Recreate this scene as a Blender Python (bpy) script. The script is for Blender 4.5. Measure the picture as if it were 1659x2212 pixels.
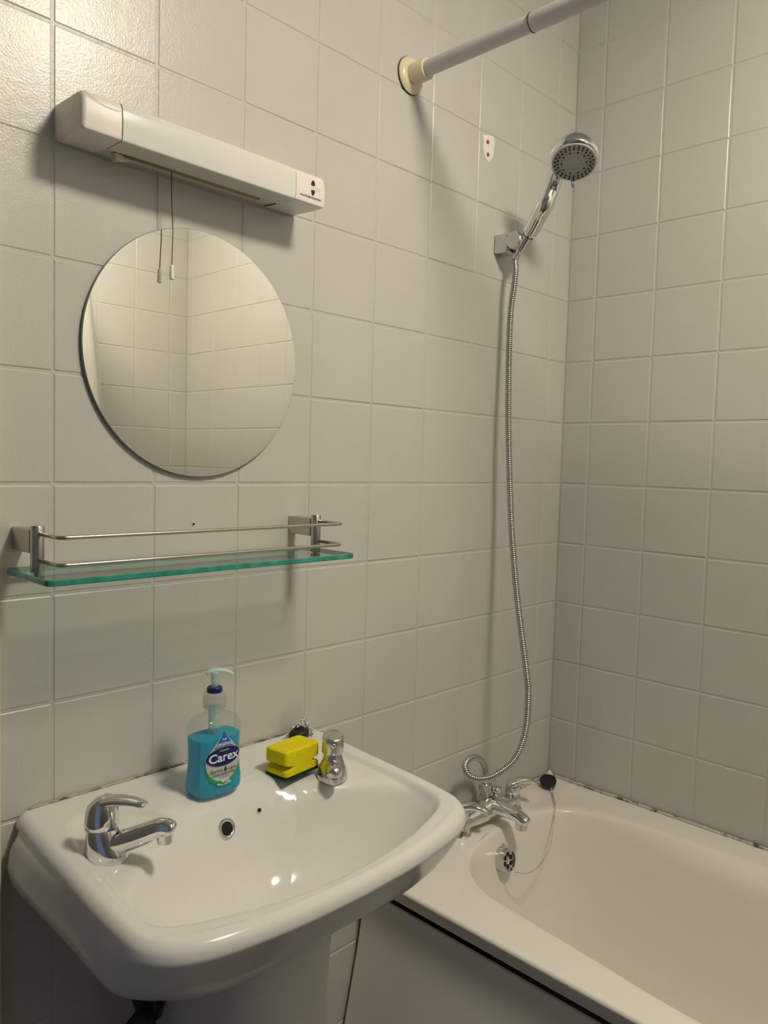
import bpy, bmesh, math, random
import numpy as np
from mathutils import Vector, Matrix

for o in list(bpy.data.objects):
    bpy.data.objects.remove(o, do_unlink=True)
random.seed(7)
SC = bpy.context.scene
COL = SC.collection
PI = math.pi

# ------------------------------------------------------------------ camera
IMG_W, IMG_H = 1659.0, 2212.0
YAW, PITCH, ROLL, FPX = 0.8008, -0.0644, 0.0281, 1682.5
CAM = Vector((-0.4478, -1.0666, 1.348))
fw = Vector((math.sin(YAW)*math.cos(PITCH), math.cos(YAW)*math.cos(PITCH), math.sin(PITCH)))
rt = fw.cross(Vector((0, 0, 1))).normalized()
up = rt.cross(fw)
r2 = math.cos(ROLL)*rt + math.sin(ROLL)*up
u2 = -math.sin(ROLL)*rt + math.cos(ROLL)*up
cd = bpy.data.cameras.new('camera')
cam = bpy.data.objects.new('camera', cd)
COL.objects.link(cam)
m3 = Matrix((r2, u2, -fw)).transposed()
cam.matrix_world = Matrix.Translation(CAM) @ m3.to_4x4()
cd.sensor_fit = 'VERTICAL'
cd.sensor_height = 24.0
cd.lens = FPX/IMG_H*24.0
cd.clip_start = 0.01
SC.camera = cam

# ------------------------------------------------------------------ world, exposure
SC.view_settings.view_transform = 'Standard'
SC.view_settings.look = 'None'
SC.view_settings.gamma = 1.0
SC.view_settings.use_curve_mapping = False
SC.view_settings.exposure = 0.0
W = bpy.data.worlds.new('world')
SC.world = W
W.use_nodes = True
W.node_tree.nodes['Background'].inputs[0].default_value = (0.55, 0.70, 1.0, 1)
W.node_tree.nodes['Background'].inputs[1].default_value = 0.18
LAMP_XYZ = (0.47, -1.15, 2.55)
LAMP_STRENGTH = 103.0
LAMP_COLOR = (1.0, 0.905, 0.72)

# ------------------------------------------------------------------ materials
def mat(name, base=(0.8, 0.8, 0.8), rough=0.5, metal=0.0, spec=0.5, coat=0.0, trans=0.0,
        bump=None, var=None, emit=None, ior=1.45, alpha=1.0):
    m = bpy.data.materials.new(name)
    m.use_nodes = True
    nt = m.node_tree
    b = nt.nodes['Principled BSDF']
    b.inputs['Base Color'].default_value = (*base, 1)
    b.inputs['Roughness'].default_value = rough
    b.inputs['Metallic'].default_value = metal
    b.inputs['Specular IOR Level'].default_value = spec
    b.inputs['Coat Weight'].default_value = coat
    b.inputs['Coat Roughness'].default_value = 0.05
    b.inputs['Transmission Weight'].default_value = trans
    b.inputs['IOR'].default_value = ior
    b.inputs['Alpha'].default_value = alpha
    if emit:
        b.inputs['Emission Color'].default_value = (*emit[0], 1)
        b.inputs['Emission Strength'].default_value = emit[1]
    tc = None
    if bump or var:
        tc = nt.nodes.new('ShaderNodeTexCoord')
        geo = nt.nodes.new('ShaderNodeNewGeometry')
    if var:
        # var = (scale, second colour, low, high): blotchy colour variation in world space
        nz = nt.nodes.new('ShaderNodeTexNoise')
        nz.inputs['Scale'].default_value = var[0]
        nz.inputs['Detail'].default_value = 4
        nt.links.new(geo.outputs['Position'], nz.inputs['Vector'])
        mr = nt.nodes.new('ShaderNodeMapRange')
        mr.inputs['From Min'].default_value = var[2]
        mr.inputs['From Max'].default_value = var[3]
        nt.links.new(nz.outputs['Fac'], mr.inputs['Value'])
        mx = nt.nodes.new('ShaderNodeMix')
        mx.data_type = 'RGBA'
        mx.inputs[6].default_value = (*base, 1)
        mx.inputs[7].default_value = (*var[1], 1)
        nt.links.new(mr.outputs['Result'], mx.inputs[0])
        nt.links.new(mx.outputs[2], b.inputs['Base Color'])
    if bump:
        # bump = list of (scale, distance)
        prev = None
        for sc_, di in bump:
            nz = nt.nodes.new('ShaderNodeTexNoise')
            nz.inputs['Scale'].default_value = sc_
            nz.inputs['Detail'].default_value = 3
            nt.links.new(geo.outputs['Position'], nz.inputs['Vector'])
            bp = nt.nodes.new('ShaderNodeBump')
            bp.inputs['Strength'].default_value = 1.0
            bp.inputs['Distance'].default_value = di
            nt.links.new(nz.outputs['Fac'], bp.inputs['Height'])
            if prev:
                nt.links.new(prev.outputs['Normal'], bp.inputs['Normal'])
            prev = bp
        nt.links.new(prev.outputs['Normal'], b.inputs['Normal'])
    return m

def clear_mat(name, tint, rough=0.03, diffuse=None, mixd=0.0, ior=1.45):
    """clear plastic / thin glass: tinted see-through mixed with a fresnel gloss (and some body colour)"""
    m = bpy.data.materials.new(name)
    m.use_nodes = True
    nt = m.node_tree
    nt.nodes.clear()
    out = nt.nodes.new('ShaderNodeOutputMaterial')
    tr = nt.nodes.new('ShaderNodeBsdfTransparent')
    tr.inputs[0].default_value = (*tint, 1)
    body = tr
    if diffuse:
        df = nt.nodes.new('ShaderNodeBsdfDiffuse')
        df.inputs[0].default_value = (*diffuse, 1)
        tl = nt.nodes.new('ShaderNodeBsdfTranslucent')
        tl.inputs[0].default_value = (*diffuse, 1)
        md = nt.nodes.new('ShaderNodeMixShader')
        md.inputs[0].default_value = 0.4
        nt.links.new(df.outputs[0], md.inputs[1])
        nt.links.new(tl.outputs[0], md.inputs[2])
        mb = nt.nodes.new('ShaderNodeMixShader')
        mb.inputs[0].default_value = mixd
        nt.links.new(tr.outputs[0], mb.inputs[1])
        nt.links.new(md.outputs[0], mb.inputs[2])
        body = mb
    gl = nt.nodes.new('ShaderNodeBsdfGlossy')
    gl.inputs['Roughness'].default_value = rough
    lw = nt.nodes.new('ShaderNodeLayerWeight')
    lw.inputs['Blend'].default_value = 0.5
    pw = nt.nodes.new('ShaderNodeMath'); pw.operation = 'POWER'
    pw.inputs[1].default_value = 4.0
    nt.links.new(lw.outputs['Facing'], pw.inputs[0])
    fr = nt.nodes.new('ShaderNodeMath'); fr.operation = 'MULTIPLY_ADD'
    fr.inputs[1].default_value = 0.55*(ior-1)/0.5
    fr.inputs[2].default_value = 0.045*(ior-1)/0.5
    nt.links.new(pw.outputs[0], fr.inputs[0])
    mx = nt.nodes.new('ShaderNodeMixShader')
    nt.links.new(fr.outputs[0], mx.inputs[0])
    nt.links.new(body.outputs[0], mx.inputs[1])
    nt.links.new(gl.outputs[0], mx.inputs[2])
    nt.links.new(mx.outputs[0], out.inputs[0])
    return m

M = {}
M['tile'] = mat('painted_tile', (0.575, 0.568, 0.535), 0.27, spec=0.5,
                bump=[(330, 0.00030), (60, 0.00028)], var=(3.0, (0.55, 0.542, 0.508), 0.4, 0.65))
M['grout'] = mat('painted_grout', (0.55, 0.54, 0.505), 0.34, bump=[(300, 0.0004), (60, 0.0010)])
M['ceil'] = mat('ceiling_paint', (0.48, 0.47, 0.45), 0.8)
M['floor'] = mat('dark_vinyl', (0.045, 0.042, 0.04), 0.5, var=(9.0, (0.065, 0.06, 0.055), 0.4, 0.7))
M['plaster'] = mat('hall_plaster', (0.22, 0.22, 0.22), 0.8)
M['gloss_wood'] = mat('cream_gloss_wood', (0.72, 0.67, 0.52), 0.35)
M['ceramic'] = mat('white_ceramic', (0.71, 0.70, 0.675), 0.12, spec=0.4, bump=[(9, 0.0006)])
M['ceramic_bare'] = mat('bare_white_tile', (0.86, 0.85, 0.82), 0.2)
M['acrylic'] = mat('bath_acrylic', (0.81, 0.775, 0.72), 0.22, spec=0.5, bump=[(6, 0.0008)])
M['panel'] = mat('bath_panel_plastic', (0.82, 0.795, 0.74), 0.38, bump=[(220, 0.0001)])
M['chrome'] = mat('chrome', (0.80, 0.80, 0.80), 0.05, 1.0)
M['chrome_dull'] = mat('limescaled_chrome', (0.62, 0.62, 0.61), 0.22, 1.0, bump=[(420, 0.00035)],
                       var=(140, (0.72, 0.72, 0.70), 0.45, 0.62))
M['chrome_soft'] = mat('satin_chrome', (0.66, 0.66, 0.65), 0.14, 1.0)
M['hose'] = mat('hose_metal', (0.50, 0.50, 0.48), 0.28, 1.0)
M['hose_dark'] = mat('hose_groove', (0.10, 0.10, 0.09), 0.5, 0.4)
M['steel'] = mat('brushed_steel', (0.52, 0.49, 0.44), 0.30, 1.0, bump=[(500, 0.00008)])
M['mirror'] = mat('mirror_silver', (0.86, 0.87, 0.83), 0.0, 1.0)
M['mirror_edge'] = mat('mirror_edge', (0.22, 0.24, 0.22), 0.25)
M['plastic'] = mat('aged_white_plastic', (0.82, 0.76, 0.73), 0.38, var=(30, (0.78, 0.73, 0.69), 0.5, 0.75))
M['diffuser'] = mat('frosted_diffuser', (0.72, 0.725, 0.69), 0.16, spec=0.55)
M['amber'] = mat('amber_plastic', (0.33, 0.24, 0.09), 0.4)
M['cream'] = mat('cream_plastic', (0.76, 0.68, 0.48), 0.3)
M['rail'] = mat('rail_enamel', (0.62, 0.58, 0.60), 0.35)
M['seam'] = mat('dark_seam', (0.05, 0.04, 0.035), 0.7)
M['black'] = mat('black_print', (0.012, 0.012, 0.012), 0.6)
M['grey_print'] = mat('grey_print', (0.60, 0.56, 0.53), 0.6)
M['rubber'] = mat('black_rubber', (0.013, 0.013, 0.013), 0.42)
M['cord'] = mat('brown_cord', (0.12, 0.075, 0.05), 0.8)
M['red'] = mat('red_plug', (0.48, 0.01, 0.012), 0.5)
M['blue_dot'] = mat('blue_dot', (0.02, 0.03, 0.10), 0.4)
M['red_dot'] = mat('red_dot', (0.45, 0.02, 0.03), 0.4)
M['void'] = mat('dark_void', (0.01, 0.01, 0.01), 0.9)
M['sealant'] = mat('dirty_sealant', (0.55, 0.53, 0.48), 0.6, bump=[(180, 0.002)],
                   var=(45, (0.10, 0.085, 0.06), 0.52, 0.66))
M['sealant_brown'] = mat('stained_sealant', (0.50, 0.44, 0.33), 0.6, bump=[(180, 0.002)],
                         var=(38, (0.13, 0.09, 0.04), 0.42, 0.60))
M['glass'] = clear_mat('shelf_glass', (0.945, 0.98, 0.965), 0.0, ior=1.5)
M['glass_edge'] = mat('green_glass_edge', (0.02, 0.22, 0.155), 0.08, spec=0.8, var=(60, (0.05, 0.36, 0.27), 0.35, 0.7))
M['bottle'] = clear_mat('clear_bottle', (0.97, 0.98, 0.98), 0.06, (0.55, 0.58, 0.56), 0.05)
M['liquid'] = clear_mat('blue_handwash', (0.04, 0.66, 0.92), 0.05, (0.0, 0.56, 0.80), 0.78, ior=1.3)
M['frost'] = clear_mat('frosted_collar', (0.92, 0.95, 0.94), 0.25, (0.72, 0.74, 0.72), 0.28)
M['pump'] = clear_mat('pump_plastic', (0.82, 0.95, 0.96), 0.2, (0.80, 0.92, 0.90), 0.72)
M['navy'] = mat('navy_plastic', (0.008, 0.012, 0.10), 0.4)
M['lab_navy'] = mat('label_navy', (0.006, 0.010, 0.12), 0.35)
M['lab_blue'] = mat('label_blue', (0.01, 0.12, 0.50), 0.35)
M['lab_grey'] = mat('label_grey', (0.52, 0.54, 0.53), 0.35)
M['lab_green'] = mat('label_green', (0.01, 0.34, 0.09), 0.35)
M['lab_white'] = mat('label_white', (0.80, 0.84, 0.86), 0.4)
M['lab_dark'] = mat('label_dark', (0.06, 0.07, 0.08), 0.4)
M['foam'] = mat('yellow_foam', (0.95, 0.82, 0.02), 0.9, spec=0.15, bump=[(700, 0.0016), (1500, 0.0008)],
                var=(420, (0.84, 0.68, 0.005), 0.45, 0.75))
M['scourer'] = mat('green_scourer', (0.010, 0.055, 0.035), 0.95, spec=0.1, bump=[(900, 0.0015)])
M['curtain'] = mat('curtain_fabric', (0.52, 0.50, 0.45), 0.55, bump=[(40, 0.0006)])
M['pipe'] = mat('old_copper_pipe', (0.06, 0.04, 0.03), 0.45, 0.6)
M['lamp'] = mat('lamp_globe', (0.9, 0.88, 0.8), 0.4, emit=(LAMP_COLOR, LAMP_STRENGTH))

# ------------------------------------------------------------------ builders
ROOTLOC = {}

def tag(o, label=None, cat=None, group=None, kind=None):
    if label: o['label'] = label
    if cat: o['category'] = cat
    if group: o['group'] = group
    if kind: o['kind'] = kind
    return o

def root(name, loc, label, cat, group=None):
    o = bpy.data.objects.new(name, None)
    o.empty_display_size = 0.02
    o.location = loc
    COL.objects.link(o)
    ROOTLOC[o] = Vector(loc)
    return tag(o, label, cat, group)

def link_mesh(name, me, mt, parent=None, smooth=True, origin=None):
    """me has world-space vertices; they are moved to the root's frame"""
    org = ROOTLOC.get(parent, None) if parent else None
    if org is None:
        org = Vector(origin) if origin is not None else Vector((0, 0, 0))
    if org.length > 0:
        me.transform(Matrix.Translation(-org))
    o = bpy.data.objects.new(name, me)
    COL.objects.link(o)
    if mt is not None:
        if isinstance(mt, (list, tuple)):
            for x in mt: me.materials.append(x)
        else:
            me.materials.append(mt)
    if parent:
        o.parent = parent
    else:
        o.location = org
    ROOTLOC[o] = org
    if smooth is True:
        for p in me.polygons: p.use_smooth = True
    elif smooth:
        for p in me.polygons: p.use_smooth = True
        try:
            me.set_sharp_from_angle(angle=math.radians(smooth))
        except Exception:
            pass
    return o

def mesh(name, V, F, mt, parent=None, smooth=True, origin=None, fix=True):
    me = bpy.data.meshes.new(name)
    me.from_pydata([tuple(v) for v in V], [], F)
    if fix:
        bm = bmesh.new(); bm.from_mesh(me)
        bmesh.ops.recalc_face_normals(bm, faces=bm.faces)
        bm.to_mesh(me); bm.free()
    me.update()
    return link_mesh(name, me, mt, parent, smooth, origin)

class G:
    """collects geometry for ONE mesh"""
    def __init__(s): s.V = []; s.F = []
    def add(s, V, F):
        k = len(s.V)
        s.V += [Vector(v) for v in V]
        s.F += [[i+k for i in f] for f in F]
        return s
    def loft(s, rings, cap0=True, cap1=True, closed=True):
        n = len(rings[0]); V = []; F = []
        for r in rings: V += list(r)
        for j in range(len(rings)-1):
            for i in range(n if closed else n-1):
                a = j*n+i; b = j*n+(i+1) % n
                F.append([a, b, b+n, a+n])
        if cap0: F.append(list(range(n))[::-1])
        if cap1: F.append([(len(rings)-1)*n+i for i in range(n)])
        return s.add(V, F)
    def lathe(s, prof, c=(0, 0, 0), ax=(0, 0, 1), n=32, cap0=True, cap1=True):
        ax = Vector(ax).normalized()
        e1 = ax.orthogonal().normalized(); e2 = ax.cross(e1)
        c = Vector(c)
        rings = [[c+ax*h+(e1*math.cos(2*PI*i/n)+e2*math.sin(2*PI*i/n))*max(r, 1e-5) for i in range(n)] for r, h in prof]
        return s.loft(rings, cap0, cap1)
    def tube(s, path, rad, n=12, cap=True, flat=None, upv=None):
        """rad: number or list; flat: list of (ra, rb) with upv hint for the rb axis"""
        P = [Vector(p) for p in path]
        T = []
        for i in range(len(P)):
            a = P[max(i-1, 0)]; b = P[min(i+1, len(P)-1)]
            T.append((b-a).normalized())
        nrm = Vector(upv) if upv is not None else T[0].orthogonal()
        rings = []
        for i in range(len(P)):
            nrm = nrm - T[i]*nrm.dot(T[i])
            nrm.normalize()
            bi = T[i].cross(nrm)
            if flat: ra, rb = flat[i]
            else:
                ra = rb = rad[i] if isinstance(rad, (list, tuple)) else rad
            rings.append([P[i]+bi*ra*math.cos(2*PI*k/n)+nrm*rb*math.sin(2*PI*k/n) for k in range(n)])
        return s.loft(rings, cap, cap)
    def box(s, lo, hi):
        x0, y0, z0 = lo; x1, y1, z1 = hi
        V = [(x0,y0,z0),(x1,y0,z0),(x1,y1,z0),(x0,y1,z0),(x0,y0,z1),(x1,y0,z1),(x1,y1,z1),(x0,y1,z1)]
        return s.add(V, [[0,3,2,1],[4,5,6,7],[0,1,5,4],[1,2,6,5],[2,3,7,6],[3,0,4,7]])
    def build(s, name, mt, parent=None, smooth=True, bevel=None, origin=None):
        me = bpy.data.meshes.new(name)
        me.from_pydata([tuple(v) for v in s.V], [], s.F)
        bm = bmesh.new(); bm.from_mesh(me)
        bmesh.ops.recalc_face_normals(bm, faces=bm.faces)
        if bevel:
            bmesh.ops.bevel(bm, geom=list(bm.edges), offset=bevel[0], segments=bevel[1], affect='EDGES', profile=0.5, clamp_overlap=True)
        bm.to_mesh(me); bm.free(); me.update()
        return link_mesh(name, me, mt, parent, smooth, origin)

def spline(pts, n=8, closed=False):
    """Catmull-Rom through points"""
    P = [Vector(p) for p in pts]
    out = []
    N = len(P)
    segs = N if closed else N-1
    for i in range(segs):
        if closed:
            a, b, c, d = P[(i-1) % N], P[i], P[(i+1) % N], P[(i+2) % N]
        else:
            b, c = P[i], P[i+1]
            a = P[i-1] if i > 0 else b*2-c
            d = P[i+2] if i+2 < N else c*2-b
        for k in range(n):
            t = k/n
            out.append(0.5*((2*b)+(c-a)*t+(2*a-5*b+4*c-d)*t*t+(3*b-a-3*c+d)*t**3))
    if not closed: out.append(P[-1])
    return out

def resample(P, n, closed=True):
    P = [Vector(p) for p in P]
    if closed: P = P+[P[0]]
    L = [0]
    for i in range(len(P)-1): L.append(L[-1]+(P[i+1]-P[i]).length)
    out = []; j = 0
    cnt = n if closed else n-1
    for k in range(n):
        t = L[-1]*k/cnt
        while j < len(P)-2 and L[j+1] < t: j += 1
        u = (t-L[j])/max(L[j+1]-L[j], 1e-9)
        out.append(P[j].lerp(P[j+1], min(u, 1)))
    return out

def sdf(pts, poly):
    """signed distance, positive inside; numpy"""
    p = np.asarray(pts); q = np.asarray([(a[0], a[1]) for a in poly])
    b = np.roll(q, -1, axis=0)
    d = np.full(len(p), 1e9); ins = np.zeros(len(p), bool)
    for a, c in zip(q, b):
        e = c-a; w = p-a
        t = np.clip((w@e)/max(e@e, 1e-12), 0, 1)
        d = np.minimum(d, np.hypot(*(w-t[:, None]*e).T))
        cond = (a[1] > p[:, 1]) != (c[1] > p[:, 1])
        xi = (c[0]-a[0])*(p[:, 1]-a[1])/(c[1]-a[1] if abs(c[1]-a[1]) > 1e-12 else 1e-12)+a[0]
        ins ^= cond & (p[:, 0] < xi)
    return np.where(ins, d, -d)

def sstep(x): 
    x = np.clip(x, 0, 1); return x*x*(3-2*x)

def text_mesh(body, size, align='CENTER', shear=0.0, bold=0.0):
    c = bpy.data.curves.new('lettering', 'FONT')
    c.body = body; c.size = size; c.align_x = align; c.align_y = 'CENTER'
    c.shear = shear; c.offset = bold; c.resolution_u = 3
    o = bpy.data.objects.new('lettering', c)
    COL.objects.link(o)
    dg = bpy.context.evaluated_depsgraph_get()
    me = bpy.data.meshes.new_from_object(o.evaluated_get(dg))
    V = [v.co.copy() for v in me.vertices]; F = [list(p.vertices) for p in me.polygons]
    bpy.data.objects.remove(o); bpy.data.curves.remove(c); bpy.data.meshes.remove(me)
    return V, F

# ------------------------------------------------------------------ setting
TS = 0.152                 # tile pitch
XC = 8*TS+0.0803           # right wall
YF = -1.79                 # wall facing the basin
XL = -0.95                 # far left wall
ZC = 2.55                  # ceiling
Z0 = 1.305                 # height of one grout line
JT, TH = 0.0032, 0.0065    # joint width, tile thickness
GD = 0.0012                # grout set back from the tile face
tile_cache = {}
def tile_mesh(w, h):
    key = (round(w, 4), round(h, 4))
    if key in tile_cache: return tile_cache[key]
    a, b = w/2-JT/2, h/2-JT/2
    prof = [(0.0, -TH), (0.0, -0.0022), (0.0006, -0.0009), (0.0020, 0.0)]
    V = []; F = []
    for ins, z in prof:
        x, y = a-ins, b-ins
        V += [(-x, -y, z), (x, -y, z), (x, y, z), (-x, y, z)]
    for j in range(len(prof)-1):
        for i in range(4):
            F.append([j*4+i, j*4+(i+1) % 4, j*4+4+(i+1) % 4, j*4+4+i])
    k = (len(prof)-1)*4
    F.append([k, k+1, k+2, k+3])
    me = bpy.data.meshes.new('tile')
    me.from_pydata(V, [], F); me.update()
    me.materials.append(M['tile'])
    tile_cache[key] = me
    return me

def cuts(lo, hi, ref, pitch):
    k0 = math.floor((lo-ref)/pitch)
    out = [lo]
    k = k0
    while ref+k*pitch < hi:
        c = ref+k*pitch
        if c > lo+0.004 and c < hi-0.004: out.append(c)
        k += 1
    out.append(hi)
    return out

def tiled_wall(name, origin, ex, n, us, zs, skip=None, special=None, ext=(0, 0)):
    """origin at u=0, ex unit vector of u, n outward normal (into the room)"""
    ex = Vector(ex); n = Vector(n); ez = Vector((0, 0, 1)); o = Vector(origin)
    u0, u1, z0, z1 = us[0], us[-1], zs[0], zs[-1]
    b = G()
    def P(u, z, d): return o+ex*u+ez*z+n*d
    u0 -= ext[0]; u1 += ext[1]
    b.add([P(u0,z0,-GD),P(u1,z0,-GD),P(u1,z1,-GD),P(u0,z1,-GD),P(u0,z0,-0.1),P(u1,z0,-0.1),P(u1,z1,-0.1),P(u0,z1,-0.1)],
          [[0,1,2,3],[7,6,5,4],[0,4,5,1],[1,5,6,2],[2,6,7,3],[3,7,4,0]])
    w = tag(b.build(name, M['grout'], smooth=False), kind='structure')
    R = Matrix((ex, ez, n)).transposed()
    for i in range(len(us)-1):
        for j in range(len(zs)-1):
            uc, zc = (us[i]+us[i+1])/2, (zs[j]+zs[j+1])/2
            if skip and skip(uc, zc): continue
            t = bpy.data.objects.new('tile', tile_mesh(us[i+1]-us[i], zs[j+1]-zs[j]))
            COL.objects.link(t)
            ax, ay = random.gauss(0, 0.0022), random.gauss(0, 0.0022)
            if special:
                s_ = special(uc, zc)
                if s_: ax, ay = s_
            rot = R @ Matrix.Rotation(ax, 3, 'X') @ Matrix.Rotation(ay, 3, 'Y')
            t.matrix_world = Matrix.Translation(P(uc, zc, random.uniform(-0.0002, 0.0001))) @ rot.to_4x4()
            t.parent = w
    return w

zs_all = cuts(0.0, ZC, Z0, TS)
# back wall: u = x
us_back = cuts(-0.13, XC, 0.0, TS)
wall_back = tiled_wall('wall_back', (0, 0, 0), (1, 0, 0), (0, -1, 0), us_back, zs_all,
                       skip=lambda u, z: (u > 0.68 and z < 0.50), ext=(0, 0.1))
# right wall: u = -y ; ex = (0,-1,0), n = (-1,0,0)
us_right = cuts(0.0, -YF, 0.0773, TS)
wall_right = tiled_wall('wall_right', (XC, 0, 0), (0, -1, 0), (-1, 0, 0), us_right, zs_all,
                        skip=lambda u, z: z < 0.50, ext=(0.1, 0.1))
# front wall (seen in the mirror): u from right corner to the left
us_front = cuts(0.0, XC-0.30, 0.078, TS)
wall_front = tiled_wall('wall_front', (XC, YF, 0), (-1, 0, 0), (0, 1, 0), us_front, zs_all,
                        skip=lambda u, z: z < 0.50, ext=(0.1, 0))
tag(G().box((XL, YF-0.1, 0), (0.30, YF, ZC)).build('wall_front_plain', M['plaster'], smooth=False), kind='structure')
# left wall with the doorway that lets cool daylight in from the hall
tag(G().box((XL-0.1, -0.50, 0), (XL, 0.1, ZC)).box((XL-0.1, YF-0.1, 0), (XL, -1.45, ZC)).box((XL-0.1, -1.45, 2.02), (XL, -0.50, ZC))
    .build('wall_left', M['plaster'], smooth=False), kind='structure')
tag(G().box((XL, 0.0, 0), (-0.13, 0.1, ZC)).build('wall_back_plain', M['plaster'], smooth=False), kind='structure')
tag(G().box((XL-0.1, YF-0.1, ZC), (XC+0.1, 0.1, ZC+0.1)).build('ceiling', M['ceil'], smooth=False), kind='structure')
tag(G().box((XL-0.1, YF-0.1, -0.1), (XC+0.1, 0.1, 0.0)).build('floor', M['floor'], smooth=False), kind='structure')
tag(G().box((-0.16, -0.022, 0), (-0.0758, -0.0005, 2.03)).build('trim_1', M['gloss_wood'], smooth=False, bevel=(0.002, 2)), kind='structure')

# marks on the back wall: bare patch with red plugs, drilled hole
V = [(0.925, -0.0006, 2.056), (0.937, -0.0006, 2.060), (0.965, -0.0006, 2.064), (0.966, -0.0006, 2.035),
     (0.962, -0.0006, 2.022), (0.948, -0.0006, 2.006), (0.934, -0.0006, 2.018), (0.927, -0.0006, 2.036), (0.930, -0.0006, 2.043)]
V = spline(V, 4, True)
g = G(); g.loft([[Vector(v)+Vector((0, 0.0012, 0)) for v in V], [Vector(v) for v in V]])
patch = tag(g.build('bare_patch', M['ceramic_bare'], wall_back, smooth=False), 'white unpainted patch on the tile with two red plugs')
for x, z in ((0.9425, 2.047), (0.9445, 2.021)):
    G().lathe([(0.0042, 0), (0.0042, 0.0012), (0.002, 0.0014)], (x, -0.0005, z), (0, -1, 0), 14).build('red_wall_plug', M['red'], patch)
hole = G().lathe([(0.0027, 0.0), (0.0032, 0.0005), (0.0028, 0.0009), (0.0022, 0.0006), (0.0022, 0.0002)], (0.2218, 0, 1.2417), (0, -1, 0), 20, False, False)
hole = tag(hole.build('drilled_hole', M['ceramic_bare'], wall_back), 'small drilled hole with a pale rim')
G().lathe([(0.0024, 0.0004), (0.0024, 0.0006)], (0.2218, 0, 1.2417), (0, -1, 0), 20).build('hole_shadow', M['void'], hole)

# ------------------------------------------------------------------ ceiling lamp (above, out of frame): the room's light
lx, ly, lz = LAMP_XYZ
rlamp = root('ceiling_lamp', (lx, ly, ZC), 'round opal ceiling lamp above the bathroom floor', 'lamp')
G().lathe([(0.165, -0.0), (0.165, -0.025), (0.14, -0.03)], (lx, ly, ZC), (0, 0, 1), 40).build('base_ring', M['plastic'], rlamp, smooth=40)
G().lathe([(0.142, -0.026), (0.145, -0.04), (0.135, -0.062), (0.105, -0.082), (0.06, -0.094), (0.001, -0.098)], (lx, ly, ZC), (0, 0, 1), 40).build('globe', M['lamp'], rlamp)

# ------------------------------------------------------------------ bath
ZB = 0.545
BX0, BX1, BY0, BY1 = 0.604, XC-0.0015, -1.786, -0.0015
op = [(.700,-.34),(.714,-.235),(.742,-.178),(.783,-.137),(.85,-.108),(.95,-.095),(1.03,-.097),(1.10,-.115),(1.145,-.15),
      (1.175,-.215),(1.195,-.325),(1.203,-.5),(1.205,-.9),(1.20,-1.4),(1.17,-1.6),(1.05,-1.68),(.9,-1.68),(.73,-1.62),(.675,-1.45),
      (.665,-1.0),(.668,-.65),(.685,-.48)]
NB = 220
O = resample([(p.x, p.y, 0) for p in spline([(a, b, 0) for a, b in op], 10, True)], NB)
cB = Vector((0.945, -0.9, 0))
LEDGE_I = [0, .002, .006, .014, .030, .040, .0455, .052, .062, .078, .095, .118, .15, .19, .235]
LEDGE_Z = [0, -.001, -.003, -.008, -.020, -.034, -.052, -.090, -.150, -.26, -.335, -.366, -.383, -.390, -.392]
def bath_in(ins, zz, idx=None):
    out = []
    for p in O:
        # inward direction: towards the long axis of the tub
        ax = Vector((cB.x, min(max(p.y, -1.35), -0.42), 0))
        d = (ax-p); L = d.length; d.normalize()
        i_, z_ = ins, zz
        if idx is not None and p.x > cB.x:
            w = max(0, min(1, (-p.y-0.14)/0.55)); w = w*w*(3-2*w)*max(0, min(1, (p.x-cB.x)/0.18))*max(0, min(1, (p.y+1.65)/0.3))
            i_ = i_+(LEDGE_I[idx]-i_)*w; z_ = z_+(ZB+LEDGE_Z[idx]-z_)*w
        out.append(p+d*min(i_, L*0.98)+Vector((0, 0, z_)))
    return out
def to_rect(p, x0, x1, y0, y1):
    # project from axis point outwards to the rectangle
    ax = Vector((cB.x, min(max(p.y, -1.30), -0.48), 0))
    d = p-ax
    t = 1e9
    if d.x > 1e-6: t = min(t, (x1-ax.x)/d.x)
    if d.x < -1e-6: t = min(t, (x0-ax.x)/d.x)
    if d.y > 1e-6: t = min(t, (y1-ax.y)/d.y)
    if d.y < -1e-6: t = min(t, (y0-ax.y)/d.y)
    return ax+d*t
rings = []
prof_in = [(0.235, -0.392), (0.19, -0.390), (0.15, -0.383), (0.112, -0.366), (0.088, -0.335), (0.066, -0.27), (0.046, -0.19), (0.033, -0.13),
           (0.0235, -0.085), (0.0170, -0.050), (0.0120, -0.028), (0.0078, -0.0125), (0.0045, -0.0050), (0.0018, -0.0014), (-0.002, 0.0002)]
for q, (ins, dz) in enumerate(prof_in): rings.append(bath_in(ins, ZB+dz, 14-q))
inner = bath_in(-0.002, ZB)
rc = 0.007
rectT = [to_rect(p, BX0+rc, BX1, BY0, BY1) for p in inner]
# snap the nearest samples onto the rectangle corners
for cx_, cy_ in ((BX0+rc, BY0), (BX0+rc, BY1), (BX1, BY0), (BX1, BY1)):
    k = min(range(NB), key=lambda i: (rectT[i]-Vector((cx_, cy_, 0))).length_squared if abs(rectT[i].z) < 9 else 9)
    rectT[k] = Vector((cx_, cy_, 0))
for f in (0.15, 0.3, 0.45, 0.6, 0.75, 0.88, 1.0):
    ring = []
    for a, b in zip(inner, rectT):
        q = Vector((a.x, a.y, 0)).lerp(Vector((b.x, b.y, 0)), f)
        ring.append(Vector((q.x, q.y, ZB+0.0006*(1-f)**2)))
    rings.append(ring)
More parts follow.
